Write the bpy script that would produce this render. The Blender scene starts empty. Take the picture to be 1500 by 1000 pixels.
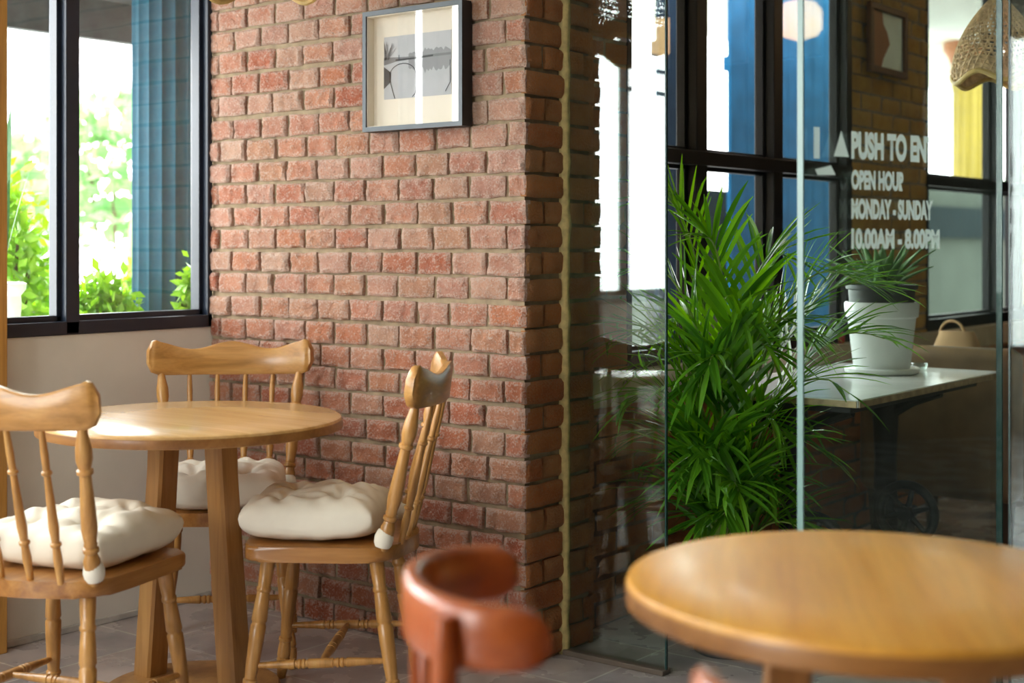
import bpy, bmesh, math, random
from mathutils import Vector, Matrix, noise
random.seed(7)
PI = math.pi
sc = bpy.context.scene
COL = sc.collection
F = 2083.33                    # focal length in pixels (50 mm lens on a 1500 px wide frame)
CT, ST = 0.7918, 0.6108        # building frame: U along the brick wall, N into the depth

# ------------------------------------------------------------------ placing
def cw(X, Y, z=0.0):
    """camera-aligned metres (X right, Y forward) to the building frame"""
    return Vector((CT * X - ST * Y, ST * X + CT * Y, z))
def cdir(dx, dy):
    v = cw(dx, dy); return math.atan2(v.y, v.x)

# ------------------------------------------------------------------ objects
def tag(o, label=None, cat=None, group=None, kind=None):
    if label: o['label'] = label
    if cat: o['category'] = cat
    if group: o['group'] = group
    if kind: o['kind'] = kind
    return o
def thing(name, label, cat, loc=(0, 0, 0), rz=0.0, group=None):
    o = bpy.data.objects.new(name, None); COL.objects.link(o)
    o.empty_display_size = 0.1
    o.location = loc; o.rotation_euler = (0, 0, rz)
    return tag(o, label, cat, group)
def copy_tree(o, parent=None):
    c = o.copy(); COL.objects.link(c)
    if parent: c.parent = parent
    for ch in list(o.children): copy_tree(ch, c)
    return c

class MB:
    def __init__(s): s.bm = bmesh.new()
    def box(s, x0, x1, y0, y1, z0, z1, bev=0.0, seg=2, M=None):
        r = bmesh.ops.create_cube(s.bm, size=1.0)
        vs = r['verts']
        for v in vs:
            v.co = Vector(((x0 + x1) / 2 + v.co.x * (x1 - x0), (y0 + y1) / 2 + v.co.y * (y1 - y0), (z0 + z1) / 2 + v.co.z * (z1 - z0)))
        if bev > 0:
            es = list({e for v in vs for e in v.link_edges})
            r2 = bmesh.ops.bevel(s.bm, geom=es, offset=bev, segments=seg, profile=0.5, affect='EDGES', clamp_overlap=True)
            vs = list({v for f in r2['faces'] for v in f.verts} | {v for v in vs if v.is_valid})
        if M is not None:
            for v in vs: v.co = M @ v.co
        return s
    def lathe(s, prof, seg=24, M=None, capb=True, capt=True):
        rings = []
        for (r, z) in prof:
            ring = []
            for k in range(seg):
                a = 2 * PI * k / seg
                co = Vector((r * math.cos(a), r * math.sin(a), z))
                if M is not None: co = M @ co
                ring.append(s.bm.verts.new(co))
            rings.append(ring)
        for a, b in zip(rings[:-1], rings[1:]):
            for k in range(seg):
                s.bm.faces.new((a[k], a[(k + 1) % seg], b[(k + 1) % seg], b[k]))
        if capb: s.bm.faces.new(list(reversed(rings[0])))
        if capt: s.bm.faces.new(rings[-1])
        return s
    def turn(s, p0, p1, prof, seg=14):
        """a turned piece from p0 to p1; prof = [(t, radius)]"""
        p0, p1 = Vector(p0), Vector(p1); d = p1 - p0; L = d.length
        q = Vector((0, 0, 1)).rotation_difference(d.normalized()).to_matrix().to_4x4()
        M = Matrix.Translation(p0) @ q
        return s.lathe([(r, t * L) for t, r in prof], seg, M)
    def sweep(s, pts, rads, seg=10, closed=False):
        pts = [Vector(p) for p in pts]; n = len(pts)
        if not hasattr(rads, '__len__'): rads = [rads] * n
        rings = []; up = None
        for i in range(n):
            if closed: t = (pts[(i + 1) % n] - pts[i - 1])
            else: t = pts[min(i + 1, n - 1)] - pts[max(i - 1, 0)]
            t.normalize()
            if up is None:
                up = Vector((0, 0, 1)) if abs(t.z) < 0.9 else Vector((1, 0, 0))
            up = (up - t * up.dot(t)).normalized()
            sd = t.cross(up)
            rings.append([s.bm.verts.new(pts[i] + (up * math.sin(2 * PI * k / seg) + sd * math.cos(2 * PI * k / seg)) * rads[i]) for k in range(seg)])
        prs = list(zip(rings[:-1], rings[1:]))
        if closed: prs.append((rings[-1], rings[0]))
        for a, b in prs:
            for k in range(seg):
                s.bm.faces.new((a[k], a[(k + 1) % seg], b[(k + 1) % seg], b[k]))
        if not closed:
            s.bm.faces.new(list(reversed(rings[0]))); s.bm.faces.new(rings[-1])
        return s
    def loft(s, secs, cap=True):
        """closed loops of equal length"""
        rings = [[s.bm.verts.new(Vector(p)) for p in sec] for sec in secs]
        m = len(rings[0])
        for a, b in zip(rings[:-1], rings[1:]):
            for k in range(m):
                s.bm.faces.new((a[k], a[(k + 1) % m], b[(k + 1) % m], b[k]))
        if cap:
            s.bm.faces.new(list(reversed(rings[0]))); s.bm.faces.new(rings[-1])
        return s
    def prism(s, poly, z0, z1, bev=0.0):
        lo = [s.bm.verts.new((p[0], p[1], z0)) for p in poly]
        hi = [s.bm.verts.new((p[0], p[1], z1)) for p in poly]
        m = len(poly)
        f0 = s.bm.faces.new(list(reversed(lo))); f1 = s.bm.faces.new(hi)
        for k in range(m): s.bm.faces.new((lo[k], lo[(k + 1) % m], hi[(k + 1) % m], hi[k]))
        if bev > 0:
            es = list(f0.edges) + list(f1.edges)
            bmesh.ops.bevel(s.bm, geom=es, offset=bev, segments=3, profile=0.5, affect='EDGES', clamp_overlap=True)
        return s
    def grid(s, P, closed_u=False):
        """P[i][j] points -> quads"""
        V = [[s.bm.verts.new(Vector(p)) for p in row] for row in P]
        for i in range(len(V) - 1):
            n = len(V[i])
            for j in range(n if closed_u else n - 1):
                s.bm.faces.new((V[i][j], V[i][(j + 1) % n], V[i + 1][(j + 1) % n], V[i + 1][j]))
        return V
    def build(s, name, mat, parent=None, smooth=True, angle=40, loc=None, rz=None, mods=None):
        me = bpy.data.meshes.new(name)
        bmesh.ops.recalc_face_normals(s.bm, faces=s.bm.faces[:])
        s.bm.to_mesh(me); s.bm.free()
        o = bpy.data.objects.new(name, me); COL.objects.link(o)
        if mat is not None: me.materials.append(mat)
        if smooth:
            me.polygons.foreach_set('use_smooth', [True] * len(me.polygons))
            try: me.set_sharp_from_angle(angle=math.radians(angle))
            except Exception: pass
        if parent is not None: o.parent = parent
        if loc is not None: o.location = loc
        if rz is not None: o.rotation_euler = (0, 0, rz)
        return o

def struct(name, mb, mat, **k):
    return tag(mb.build(name, mat, **k), kind='structure')

# ------------------------------------------------------------------ materials
def newmat(name):
    m = bpy.data.materials.new(name); m.use_nodes = True
    nt = m.node_tree
    for n in list(nt.nodes): nt.nodes.remove(n)
    out = nt.nodes.new('ShaderNodeOutputMaterial')
    return m, nt, out
def nd(nt, typ, **props):
    n = nt.nodes.new(typ)
    for k, v in props.items(): setattr(n, k, v)
    return n
def ramp(nt, stops):
    r = nt.nodes.new('ShaderNodeValToRGB')
    el = r.color_ramp.elements
    while len(el) < len(stops): el.new(0.5)
    for e, (p, c) in zip(el, stops):
        e.position = p; e.color = (c[0], c[1], c[2], 1)
    return r
def principled(nt, out, col=None, rough=0.5, **ins):
    b = nt.nodes.new('ShaderNodeBsdfPrincipled')
    if col is not None: b.inputs['Base Color'].default_value = (*col, 1)
    b.inputs['Roughness'].default_value = rough
    for k, v in ins.items(): b.inputs[k].default_value = v
    nt.links.new(b.outputs[0], out.inputs['Surface'])
    return b
def coords(nt, scale=(1, 1, 1), which='Object', rot=(0, 0, 0)):
    t = nt.nodes.new('ShaderNodeTexCoord'); m = nt.nodes.new('ShaderNodeMapping')
    m.inputs['Scale'].default_value = scale; m.inputs['Rotation'].default_value = rot
    nt.links.new(t.outputs[which], m.inputs['Vector'])
    return m.outputs['Vector']
def bump(nt, b, height, strength=0.3, dist=0.01):
    n = nt.nodes.new('ShaderNodeBump')
    n.inputs['Strength'].default_value = strength; n.inputs['Distance'].default_value = dist
    nt.links.new(height, n.inputs['Height']); nt.links.new(n.outputs['Normal'], b.inputs['Normal'])

def plain(name, col, rough=0.5, var=0.06, nscale=8.0, bmp=0.0, **ins):
    """one colour with a little procedural unevenness"""
    m, nt, out = newmat(name)
    b = principled(nt, out, col, rough, **ins)
    v = coords(nt)
    n = nd(nt, 'ShaderNodeTexNoise'); n.inputs['Scale'].default_value = nscale; n.inputs['Detail'].default_value = 4
    nt.links.new(v, n.inputs['Vector'])
    r = ramp(nt, [(0.3, [c * (1 - var) for c in col]), (0.7, [min(1, c * (1 + var)) for c in col])])
    nt.links.new(n.outputs['Fac'], r.inputs['Fac']); nt.links.new(r.outputs['Color'], b.inputs['Base Color'])
    if bmp > 0: bump(nt, b, n.outputs['Fac'], bmp, 0.004)
    return m

def wood(name, c0, c1, c2, axis='z', rough=0.35, scale=1.0, coat=0.25):
    m, nt, out = newmat(name)
    b = principled(nt, out, c1, rough)
    b.inputs['Coat Weight'].default_value = coat; b.inputs['Coat Roughness'].default_value = 0.15
    s = {'x': (1.6, 26, 26), 'y': (26, 1.6, 26), 'z': (26, 26, 1.6)}[axis]
    v = coords(nt, [q * scale for q in s])
    n1 = nd(nt, 'ShaderNodeTexNoise'); n1.inputs['Scale'].default_value = 1.5; n1.inputs['Detail'].default_value = 6; n1.inputs['Distortion'].default_value = 0.6
    nt.links.new(v, n1.inputs['Vector'])
    n2 = nd(nt, 'ShaderNodeTexNoise'); n2.inputs['Scale'].default_value = 9; n2.inputs['Detail'].default_value = 3
    nt.links.new(v, n2.inputs['Vector'])
    r = ramp(nt, [(0.28, c0), (0.5, c1), (0.72, c2)])
    nt.links.new(n1.outputs['Fac'], r.inputs['Fac'])
    mx = nd(nt, 'ShaderNodeMix', data_type='RGBA', blend_type='MULTIPLY')
    mx.inputs['Factor'].default_value = 0.35
    r2 = ramp(nt, [(0.35, (0.7, 0.66, 0.6)), (0.6, (1, 1, 1))])
    nt.links.new(n2.outputs['Fac'], r2.inputs['Fac'])
    nt.links.new(r.outputs['Color'], mx.inputs['A']); nt.links.new(r2.outputs['Color'], mx.inputs['B'])
    nt.links.new(mx.outputs['Result'], b.inputs['Base Color'])
    bump(nt, b, n2.outputs['Fac'], 0.05, 0.001)
    return m

def glassmat(name, tint=(0.96, 0.985, 0.975), gloss=(1, 1, 1), dirt=0.0, ior=1.52):
    """clear pane: Fresnel mix of straight transmission and mirror reflection"""
    m, nt, out = newmat(name)
    tr = nd(nt, 'ShaderNodeBsdfTransparent'); tr.inputs['Color'].default_value = (*tint, 1)
    gl = nd(nt, 'ShaderNodeBsdfGlossy'); gl.inputs['Roughness'].default_value = 0.0; gl.inputs['Color'].default_value = (*gloss, 1)
    geo = nd(nt, 'ShaderNodeNewGeometry')
    ma = nd(nt, 'ShaderNodeMath', operation='MULTIPLY_ADD')
    ma.inputs[1].default_value = 1 / ior - ior; ma.inputs[2].default_value = ior
    nt.links.new(geo.outputs['Backfacing'], ma.inputs[0])
    fr = nd(nt, 'ShaderNodeFresnel'); nt.links.new(ma.outputs[0], fr.inputs['IOR'])
    mx = nd(nt, 'ShaderNodeMixShader')
    nt.links.new(fr.outputs[0], mx.inputs[0]); nt.links.new(tr.outputs[0], mx.inputs[1]); nt.links.new(gl.outputs[0], mx.inputs[2])
    last = mx
    if dirt > 0:
        df = nd(nt, 'ShaderNodeBsdfDiffuse'); df.inputs['Color'].default_value = (0.75, 0.8, 0.8, 1)
        v = coords(nt)
        n = nd(nt, 'ShaderNodeTexNoise'); n.inputs['Scale'].default_value = 130; n.inputs['Detail'].default_value = 2
        nt.links.new(v, n.inputs['Vector'])
        r = ramp(nt, [(0.66, (0.12, 0.12, 0.12)), (0.74, (1, 1, 1))])
        nt.links.new(n.outputs['Fac'], r.inputs['Fac'])
        mu = nd(nt, 'ShaderNodeMath', operation='MULTIPLY'); mu.inputs[1].default_value = dirt
        nt.links.new(r.outputs['Color'], mu.inputs[0])
        m2 = nd(nt, 'ShaderNodeMixShader')
        nt.links.new(mu.outputs[0], m2.inputs[0]); nt.links.new(mx.outputs[0], m2.inputs[1]); nt.links.new(df.outputs[0], m2.inputs[2])
        last = m2
    nt.links.new(last.outputs[0], out.inputs['Surface'])
    return m

def brickmat(name, cols, dust, dustamt):
    m, nt, out = newmat(name)
    b = principled(nt, out, cols[1], 0.85)
    geo = nd(nt, 'ShaderNodeNewGeometry')
    r = ramp(nt, [(0.0, cols[0]), (0.35, cols[1]), (0.7, cols[2]), (1.0, cols[3])])
    nt.links.new(geo.outputs['Random Per Island'], r.inputs['Fac'])
    v = coords(nt)
    n1 = nd(nt, 'ShaderNodeTexNoise'); n1.inputs['Scale'].default_value = 55; n1.inputs['Detail'].default_value = 8; n1.inputs['Roughness'].default_value = 0.65
    nt.links.new(v, n1.inputs['Vector'])
    n2 = nd(nt, 'ShaderNodeTexNoise'); n2.inputs['Scale'].default_value = 2.2; n2.inputs['Detail'].default_value = 3
    nt.links.new(v, n2.inputs['Vector'])
    ad = nd(nt, 'ShaderNodeMath', operation='MULTIPLY_ADD'); ad.inputs[1].default_value = 0.8
    nt.links.new(n2.outputs['Fac'], ad.inputs[0]); nt.links.new(n1.outputs['Fac'], ad.inputs[2])
    fr_ = nd(nt, 'ShaderNodeMath', operation='MULTIPLY'); fr_.inputs[1].default_value = 7.31
    nt.links.new(geo.outputs['Random Per Island'], fr_.inputs[0])
    fr2 = nd(nt, 'ShaderNodeMath', operation='FRACT'); nt.links.new(fr_.outputs[0], fr2.inputs[0])
    ad2 = nd(nt, 'ShaderNodeMath', operation='MULTIPLY_ADD'); ad2.inputs[1].default_value = 0.45
    nt.links.new(fr2.outputs[0], ad2.inputs[0]); nt.links.new(ad.outputs[0], ad2.inputs[2])
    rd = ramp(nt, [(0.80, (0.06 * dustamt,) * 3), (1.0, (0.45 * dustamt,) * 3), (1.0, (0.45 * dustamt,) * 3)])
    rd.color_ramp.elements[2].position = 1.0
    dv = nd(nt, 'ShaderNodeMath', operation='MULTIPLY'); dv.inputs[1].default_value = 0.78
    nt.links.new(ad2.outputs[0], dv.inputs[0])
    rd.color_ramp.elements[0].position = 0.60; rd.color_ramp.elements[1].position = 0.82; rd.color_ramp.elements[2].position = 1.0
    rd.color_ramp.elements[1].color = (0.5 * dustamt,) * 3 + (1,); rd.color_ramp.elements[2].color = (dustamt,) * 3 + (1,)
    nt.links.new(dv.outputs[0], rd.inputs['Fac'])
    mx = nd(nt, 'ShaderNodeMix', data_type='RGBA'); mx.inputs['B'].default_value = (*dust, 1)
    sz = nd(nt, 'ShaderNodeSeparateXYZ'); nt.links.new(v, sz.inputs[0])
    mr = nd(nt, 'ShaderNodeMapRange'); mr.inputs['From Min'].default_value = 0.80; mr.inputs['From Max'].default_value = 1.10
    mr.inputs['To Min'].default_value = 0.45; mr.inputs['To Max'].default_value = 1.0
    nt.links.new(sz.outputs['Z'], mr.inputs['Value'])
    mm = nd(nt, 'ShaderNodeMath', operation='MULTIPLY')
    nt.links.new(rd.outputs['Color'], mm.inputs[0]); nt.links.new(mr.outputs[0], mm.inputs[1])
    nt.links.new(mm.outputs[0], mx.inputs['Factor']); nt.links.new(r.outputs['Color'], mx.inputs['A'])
    n4 = nd(nt, 'ShaderNodeTexNoise'); n4.inputs['Scale'].default_value = 12; n4.inputs['Detail'].default_value = 5
    nt.links.new(v, n4.inputs['Vector'])
    r4 = ramp(nt, [(0.3, (0.72, 0.62, 0.6)), (0.62, (1, 1, 1))])
    nt.links.new(n4.outputs['Fac'], r4.inputs['Fac'])
    m3 = nd(nt, 'ShaderNodeMix', data_type='RGBA', blend_type='MULTIPLY'); m3.inputs['Factor'].default_value = 0.7
    nt.links.new(mx.outputs['Result'], m3.inputs['A']); nt.links.new(r4.outputs['Color'], m3.inputs['B'])
    # paler along convex edges and in fine specks
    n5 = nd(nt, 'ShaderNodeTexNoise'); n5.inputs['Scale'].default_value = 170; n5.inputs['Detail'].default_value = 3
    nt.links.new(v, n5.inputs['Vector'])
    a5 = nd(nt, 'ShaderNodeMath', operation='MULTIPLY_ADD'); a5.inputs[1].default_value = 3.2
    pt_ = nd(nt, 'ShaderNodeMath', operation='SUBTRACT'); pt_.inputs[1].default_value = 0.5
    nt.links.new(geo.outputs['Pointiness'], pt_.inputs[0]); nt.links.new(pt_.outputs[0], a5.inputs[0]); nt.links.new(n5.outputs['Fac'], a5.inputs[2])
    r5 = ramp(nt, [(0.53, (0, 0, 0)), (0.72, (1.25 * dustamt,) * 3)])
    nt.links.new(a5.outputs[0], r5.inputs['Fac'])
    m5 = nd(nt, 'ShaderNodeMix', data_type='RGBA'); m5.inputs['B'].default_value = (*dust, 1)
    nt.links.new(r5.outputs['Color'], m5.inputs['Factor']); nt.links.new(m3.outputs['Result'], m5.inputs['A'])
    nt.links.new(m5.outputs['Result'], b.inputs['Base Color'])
    n3 = nd(nt, 'ShaderNodeTexNoise'); n3.inputs['Scale'].default_value = 130; n3.inputs['Detail'].default_value = 6; n3.inputs['Roughness'].default_value = 0.7
    nt.links.new(v, n3.inputs['Vector'])
    bump(nt, b, n3.outputs['Fac'], 1.0, 0.022)
    return m

def leafmat(name, c0, c1, trans=0.45, rough=0.35):
    m, nt, out = newmat(name)
    b = nd(nt, 'ShaderNodeBsdfPrincipled'); b.inputs['Roughness'].default_value = rough
    geo = nd(nt, 'ShaderNodeNewGeometry')
    r = ramp(nt, [(0, c0), (1, c1)])
    nt.links.new(geo.outputs['Random Per Island'], r.inputs['Fac'])
    nt.links.new(r.outputs['Color'], b.inputs['Base Color'])
    t = nd(nt, 'ShaderNodeBsdfTranslucent')
    hs = nd(nt, 'ShaderNodeHueSaturation'); hs.inputs['Hue'].default_value = 0.48; hs.inputs['Saturation'].default_value = 1.15; hs.inputs['Value'].default_value = 1.5
    nt.links.new(r.outputs['Color'], hs.inputs['Color']); nt.links.new(hs.outputs['Color'], t.inputs['Color'])
    mx = nd(nt, 'ShaderNodeMixShader'); mx.inputs[0].default_value = trans
    nt.links.new(b.outputs[0], mx.inputs[1]); nt.links.new(t.outputs[0], mx.inputs[2])
    nt.links.new(mx.outputs[0], out.inputs['Surface'])
    return m

def tilemat(name):
    m, nt, out = newmat(name)
    b = principled(nt, out, (0.2, 0.17, 0.16), 0.3)
    t = nd(nt, 'ShaderNodeTexCoord'); mp = nd(nt, 'ShaderNodeMapping')
    mp.inputs['Location'].default_value = (3.49, -2.765, 0)
    nt.links.new(t.outputs['Object'], mp.inputs['Vector'])
    br = nd(nt, 'ShaderNodeTexBrick'); br.offset = 0.0
    br.inputs['Scale'].default_value = 1.0; br.inputs['Mortar Size'].default_value = 0.004; br.inputs['Mortar Smooth'].default_value = 0.2
    br.inputs['Brick Width'].default_value = 0.42; br.inputs['Row Height'].default_value = 0.42; br.inputs['Bias'].default_value = 0.0
    br.inputs['Color1'].default_value = (0.50, 0.44, 0.42, 1); br.inputs['Color2'].default_value = (0.41, 0.41, 0.45, 1); br.inputs['Mortar'].default_value = (0.66, 0.65, 0.63, 1)
    nt.links.new(mp.outputs[0], br.inputs['Vector'])
    n = nd(nt, 'ShaderNodeTexNoise'); n.inputs['Scale'].default_value = 5; n.inputs['Detail'].default_value = 6
    nt.links.new(t.outputs['Object'], n.inputs['Vector'])
    r = ramp(nt, [(0.3, (0.7, 0.68, 0.68)), (0.7, (1.2, 1.12, 1.05))])
    nt.links.new(n.outputs['Fac'], r.inputs['Fac'])
    mx = nd(nt, 'ShaderNodeMix', data_type='RGBA', blend_type='MULTIPLY'); mx.inputs['Factor'].default_value = 1
    nt.links.new(br.outputs['Color'], mx.inputs['A']); nt.links.new(r.outputs['Color'], mx.inputs['B'])
    nt.links.new(mx.outputs['Result'], b.inputs['Base Color'])
    r3 = ramp(nt, [(0.35, (0.18,) * 3), (0.65, (0.34,) * 3)])
    nt.links.new(n.outputs['Fac'], r3.inputs['Fac']); nt.links.new(r3.outputs['Color'], b.inputs['Roughness'])
    bump(nt, b, n.outputs['Fac'], 0.12, 0.004)
    return m

def emit(name, col, strength, base=(0.8, 0.75, 0.6)):
    m, nt, out = newmat(name)
    b = principled(nt, out, base, 0.25)
    b.inputs['Emission Color'].default_value = (*col, 1); b.inputs['Emission Strength'].default_value = strength
    return m

H0, H1, H2 = (0.32, 0.15, 0.034), (0.50, 0.24, 0.062), (0.58, 0.315, 0.095)
M = {}
M['chz'] = wood('turned_wood', H0, H1, H2, 'z', 0.33, 1.0)
M['chx'] = wood('board_wood', H0, H1, H2, 'x', 0.33, 0.8)
M['seat'] = wood('seat_wood', (0.25, 0.095, 0.02), (0.37, 0.155, 0.035), (0.46, 0.22, 0.06), 'y', 0.28, 0.7)
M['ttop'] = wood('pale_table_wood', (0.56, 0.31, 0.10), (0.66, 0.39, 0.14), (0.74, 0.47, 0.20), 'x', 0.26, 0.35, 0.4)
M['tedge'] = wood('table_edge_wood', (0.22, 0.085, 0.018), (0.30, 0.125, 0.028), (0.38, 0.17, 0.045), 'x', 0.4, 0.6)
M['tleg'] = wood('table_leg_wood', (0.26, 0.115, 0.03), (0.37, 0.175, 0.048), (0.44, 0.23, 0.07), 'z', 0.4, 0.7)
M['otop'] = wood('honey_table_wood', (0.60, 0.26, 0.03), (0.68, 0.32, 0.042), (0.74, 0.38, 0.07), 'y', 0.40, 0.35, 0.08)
M['red'] = wood('red_bentwood', (0.27, 0.052, 0.006), (0.34, 0.070, 0.010), (0.39, 0.092, 0.015), 'x', 0.3, 0.5, 0.3)
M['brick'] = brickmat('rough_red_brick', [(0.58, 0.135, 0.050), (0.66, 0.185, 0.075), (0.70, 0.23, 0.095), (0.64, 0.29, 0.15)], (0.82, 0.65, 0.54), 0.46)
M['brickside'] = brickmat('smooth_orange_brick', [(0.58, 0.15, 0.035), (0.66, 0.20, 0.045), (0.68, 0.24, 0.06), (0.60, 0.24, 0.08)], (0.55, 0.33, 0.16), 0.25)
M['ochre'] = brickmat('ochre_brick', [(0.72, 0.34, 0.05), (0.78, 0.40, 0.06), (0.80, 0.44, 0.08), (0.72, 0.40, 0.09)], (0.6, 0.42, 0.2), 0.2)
M['mortar'] = plain('mortar', (0.30, 0.225, 0.14), 0.95, 0.25, 30, 0.6)
M['plaster'] = plain('grey_plaster', (0.72, 0.70, 0.63), 0.55, 0.07, 4, 0.1)
M['ceil'] = plain('white_ceiling', (0.8, 0.78, 0.72), 0.9)
M['cream'] = plain('cream_wall', (0.72, 0.66, 0.54), 0.8)
M['brown'] = plain('umber_wall', (0.07, 0.055, 0.04), 0.8)
M['floor'] = tilemat('slate_floor_tile')
M['frame'] = plain('black_blue_metal', (0.012, 0.018, 0.032), 0.35, 0.2)
M['farframe'] = plain('black_metal', (0.005, 0.005, 0.006), 0.45, 0.2, **{'Specular IOR Level': 0.25})
M['glass'] = glassmat('window_glass', (0.97, 0.985, 0.985), (1, 1, 1), 0.05)
M['door'] = glassmat('door_glass', (0.90, 0.97, 0.94), (0.95, 1, 1), 0.02, 1.5)
M['fixedglass'] = glassmat('fixed_glass', (0.90, 0.97, 0.94), (0.95, 1, 1), 0.02, 1.85)
M['gedge'] = plain('glass_edge', (0.15, 0.25, 0.23), 0.35, 0.1)
M['gdark'] = plain('dark_glass_edge', (0.02, 0.06, 0.055), 0.25, 0.1)
M['seal'] = plain('yellow_sealant', (0.50, 0.38, 0.15), 0.7, 0.25, 40, 0.6)
M['cotton'] = plain('white_cotton', (0.80, 0.74, 0.62), 0.85, 0.04, 14, 0.1)
M['pframe'] = plain('charcoal_frame', (0.055, 0.07, 0.085), 0.4, 0.1)
M['pside'] = plain('black_frame_side', (0.01, 0.009, 0.008), 0.5, 0.1)
M['mat'] = plain('picture_mount', (0.83, 0.76, 0.64), 0.8, 0.02)
M['wicker'] = plain('brown_wicker', (0.22, 0.12, 0.06), 0.7, 0.3, 60, 0.4)
M['wickerp'] = plain('pale_wicker', (0.62, 0.42, 0.24), 0.7, 0.3, 60, 0.4)
M['rim'] = plain('tan_cane', (0.55, 0.36, 0.12), 0.5, 0.2, 30)
M['marble'] = plain('white_marble', (0.72, 0.71, 0.68), 0.18, 0.1, 6)
M['medge'] = plain('worn_stone_edge', (0.46, 0.33, 0.18), 0.6, 0.3, 30, 0.3)
M['iron'] = plain('cast_iron', (0.012, 0.012, 0.012), 0.5, 0.3, 30, 0.2)
M['white'] = plain('white_glaze', (0.84, 0.85, 0.84), 0.3, 0.03)
M['dpot'] = plain('dark_grey_plastic', (0.045, 0.05, 0.05), 0.45, 0.1)
M['soil'] = plain('soil', (0.05, 0.03, 0.02), 0.95, 0.4, 60, 0.8)
M['leather'] = plain('brown_leather', (0.17, 0.095, 0.04), 0.45, 0.2, 12, 0.15)
M['sofa'] = plain('grey_brown_fabric', (0.27, 0.22, 0.15), 0.9, 0.1, 20, 0.1)
M['dwood'] = plain('dark_leg_wood', (0.05, 0.025, 0.012), 0.4, 0.2)
M['tan'] = plain('tan_cloth', (0.50, 0.30, 0.15), 0.85, 0.1, 12, 0.1)
M['stone'] = plain('tan_stone', (0.52, 0.42, 0.30), 0.7, 0.15, 10, 0.3)
M['palm'] = leafmat('palm_leaf', (0.022, 0.11, 0.008), (0.13, 0.36, 0.02), 0.5, 0.25)
M['stalk'] = plain('palm_stalk', (0.20, 0.30, 0.05), 0.4, 0.2)
M['agave'] = leafmat('agave_leaf', (0.06, 0.20, 0.05), (0.22, 0.38, 0.13), 0.15, 0.35)
M['hedge'] = leafmat('hedge_leaf', (0.12, 0.32, 0.03), (0.28, 0.50, 0.08), 0.4, 0.4)
M['tree'] = leafmat('pale_tree_leaf', (0.09, 0.25, 0.085), (0.24, 0.38, 0.16), 0.35, 0.6)
M['darkleaf'] = leafmat('dark_leaf', (0.03, 0.09, 0.04), (0.06, 0.16, 0.06), 0.2, 0.4)
M['bark'] = plain('bark', (0.10, 0.07, 0.04), 0.9, 0.3, 20, 0.5)
M['teal'] = plain('teal_paint', (0.012, 0.075, 0.118), 0.7, 0.15, 5, **{'Specular IOR Level': 0.15})
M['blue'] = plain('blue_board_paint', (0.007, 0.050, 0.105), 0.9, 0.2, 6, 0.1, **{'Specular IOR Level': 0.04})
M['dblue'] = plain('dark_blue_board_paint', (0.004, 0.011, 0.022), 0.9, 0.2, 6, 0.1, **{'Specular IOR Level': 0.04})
M['yellow'] = plain('yellow_paint', (0.26, 0.175, 0.004), 0.5, 0.08)
M['orange'] = plain('orange_paint', (0.25, 0.07, 0.01), 0.6, 0.2)
M['eave'] = plain('weathered_boards', (0.075, 0.085, 0.09), 0.8, 0.3, 10, 0.2)
M['ground'] = plain('pale_paving', (0.55, 0.54, 0.5), 0.9, 0.1, 3)
M['parapet'] = plain('grey_render', (0.045, 0.052, 0.042), 0.9, 0.1, 4, **{'Specular IOR Level': 0.04})
M['dparapet'] = plain('dark_slate', (0.007, 0.012, 0.013), 0.9, 0.15, 6, **{'Specular IOR Level': 0.04})
M['redlabel'] = plain('red_label', (0.55, 0.03, 0.02), 0.4)
M['black'] = plain('black_plastic', (0.012, 0.012, 0.012), 0.35)
M['lamp'] = emit('opal_lamp_glass', (1.0, 0.54, 0.19), 0.36)
def vinyl():
    m, nt, out = newmat('frosted_vinyl')
    tr = nd(nt, 'ShaderNodeBsdfTransparent'); df = nd(nt, 'ShaderNodeBsdfDiffuse'); tl = nd(nt, 'ShaderNodeBsdfTranslucent')
    df.inputs['Color'].default_value = (0.86, 0.95, 0.92, 1); tl.inputs['Color'].default_value = (0.86, 0.95, 0.92, 1)
    a = nd(nt, 'ShaderNodeMixShader'); a.inputs[0].default_value = 0.4
    b = nd(nt, 'ShaderNodeMixShader'); b.inputs[0].default_value = 0.75
    nt.links.new(df.outputs[0], a.inputs[1]); nt.links.new(tl.outputs[0], a.inputs[2])
    nt.links.new(tr.outputs[0], b.inputs[1]); nt.links.new(a.outputs[0], b.inputs[2]); nt.links.new(b.outputs[0], out.inputs['Surface'])
    return m
M['vinyl'] = vinyl()
M['terra'] = plain('terracotta', (0.35, 0.14, 0.07), 0.8)
M['clear'] = glassmat('clear_dish', (0.9, 0.95, 0.93))

# ------------------------------------------------------------------ key planes
UW = -3.788      # inner face of the left window wall
NB = 3.232       # face of the brick wall
UK = -2.444      # its outer corner
NE = 3.558       # back end of the brick wall
NG = 3.415       # plane of the glass partition
UF = -2.52       # far room's window wall
ROW = 0.0741

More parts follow.
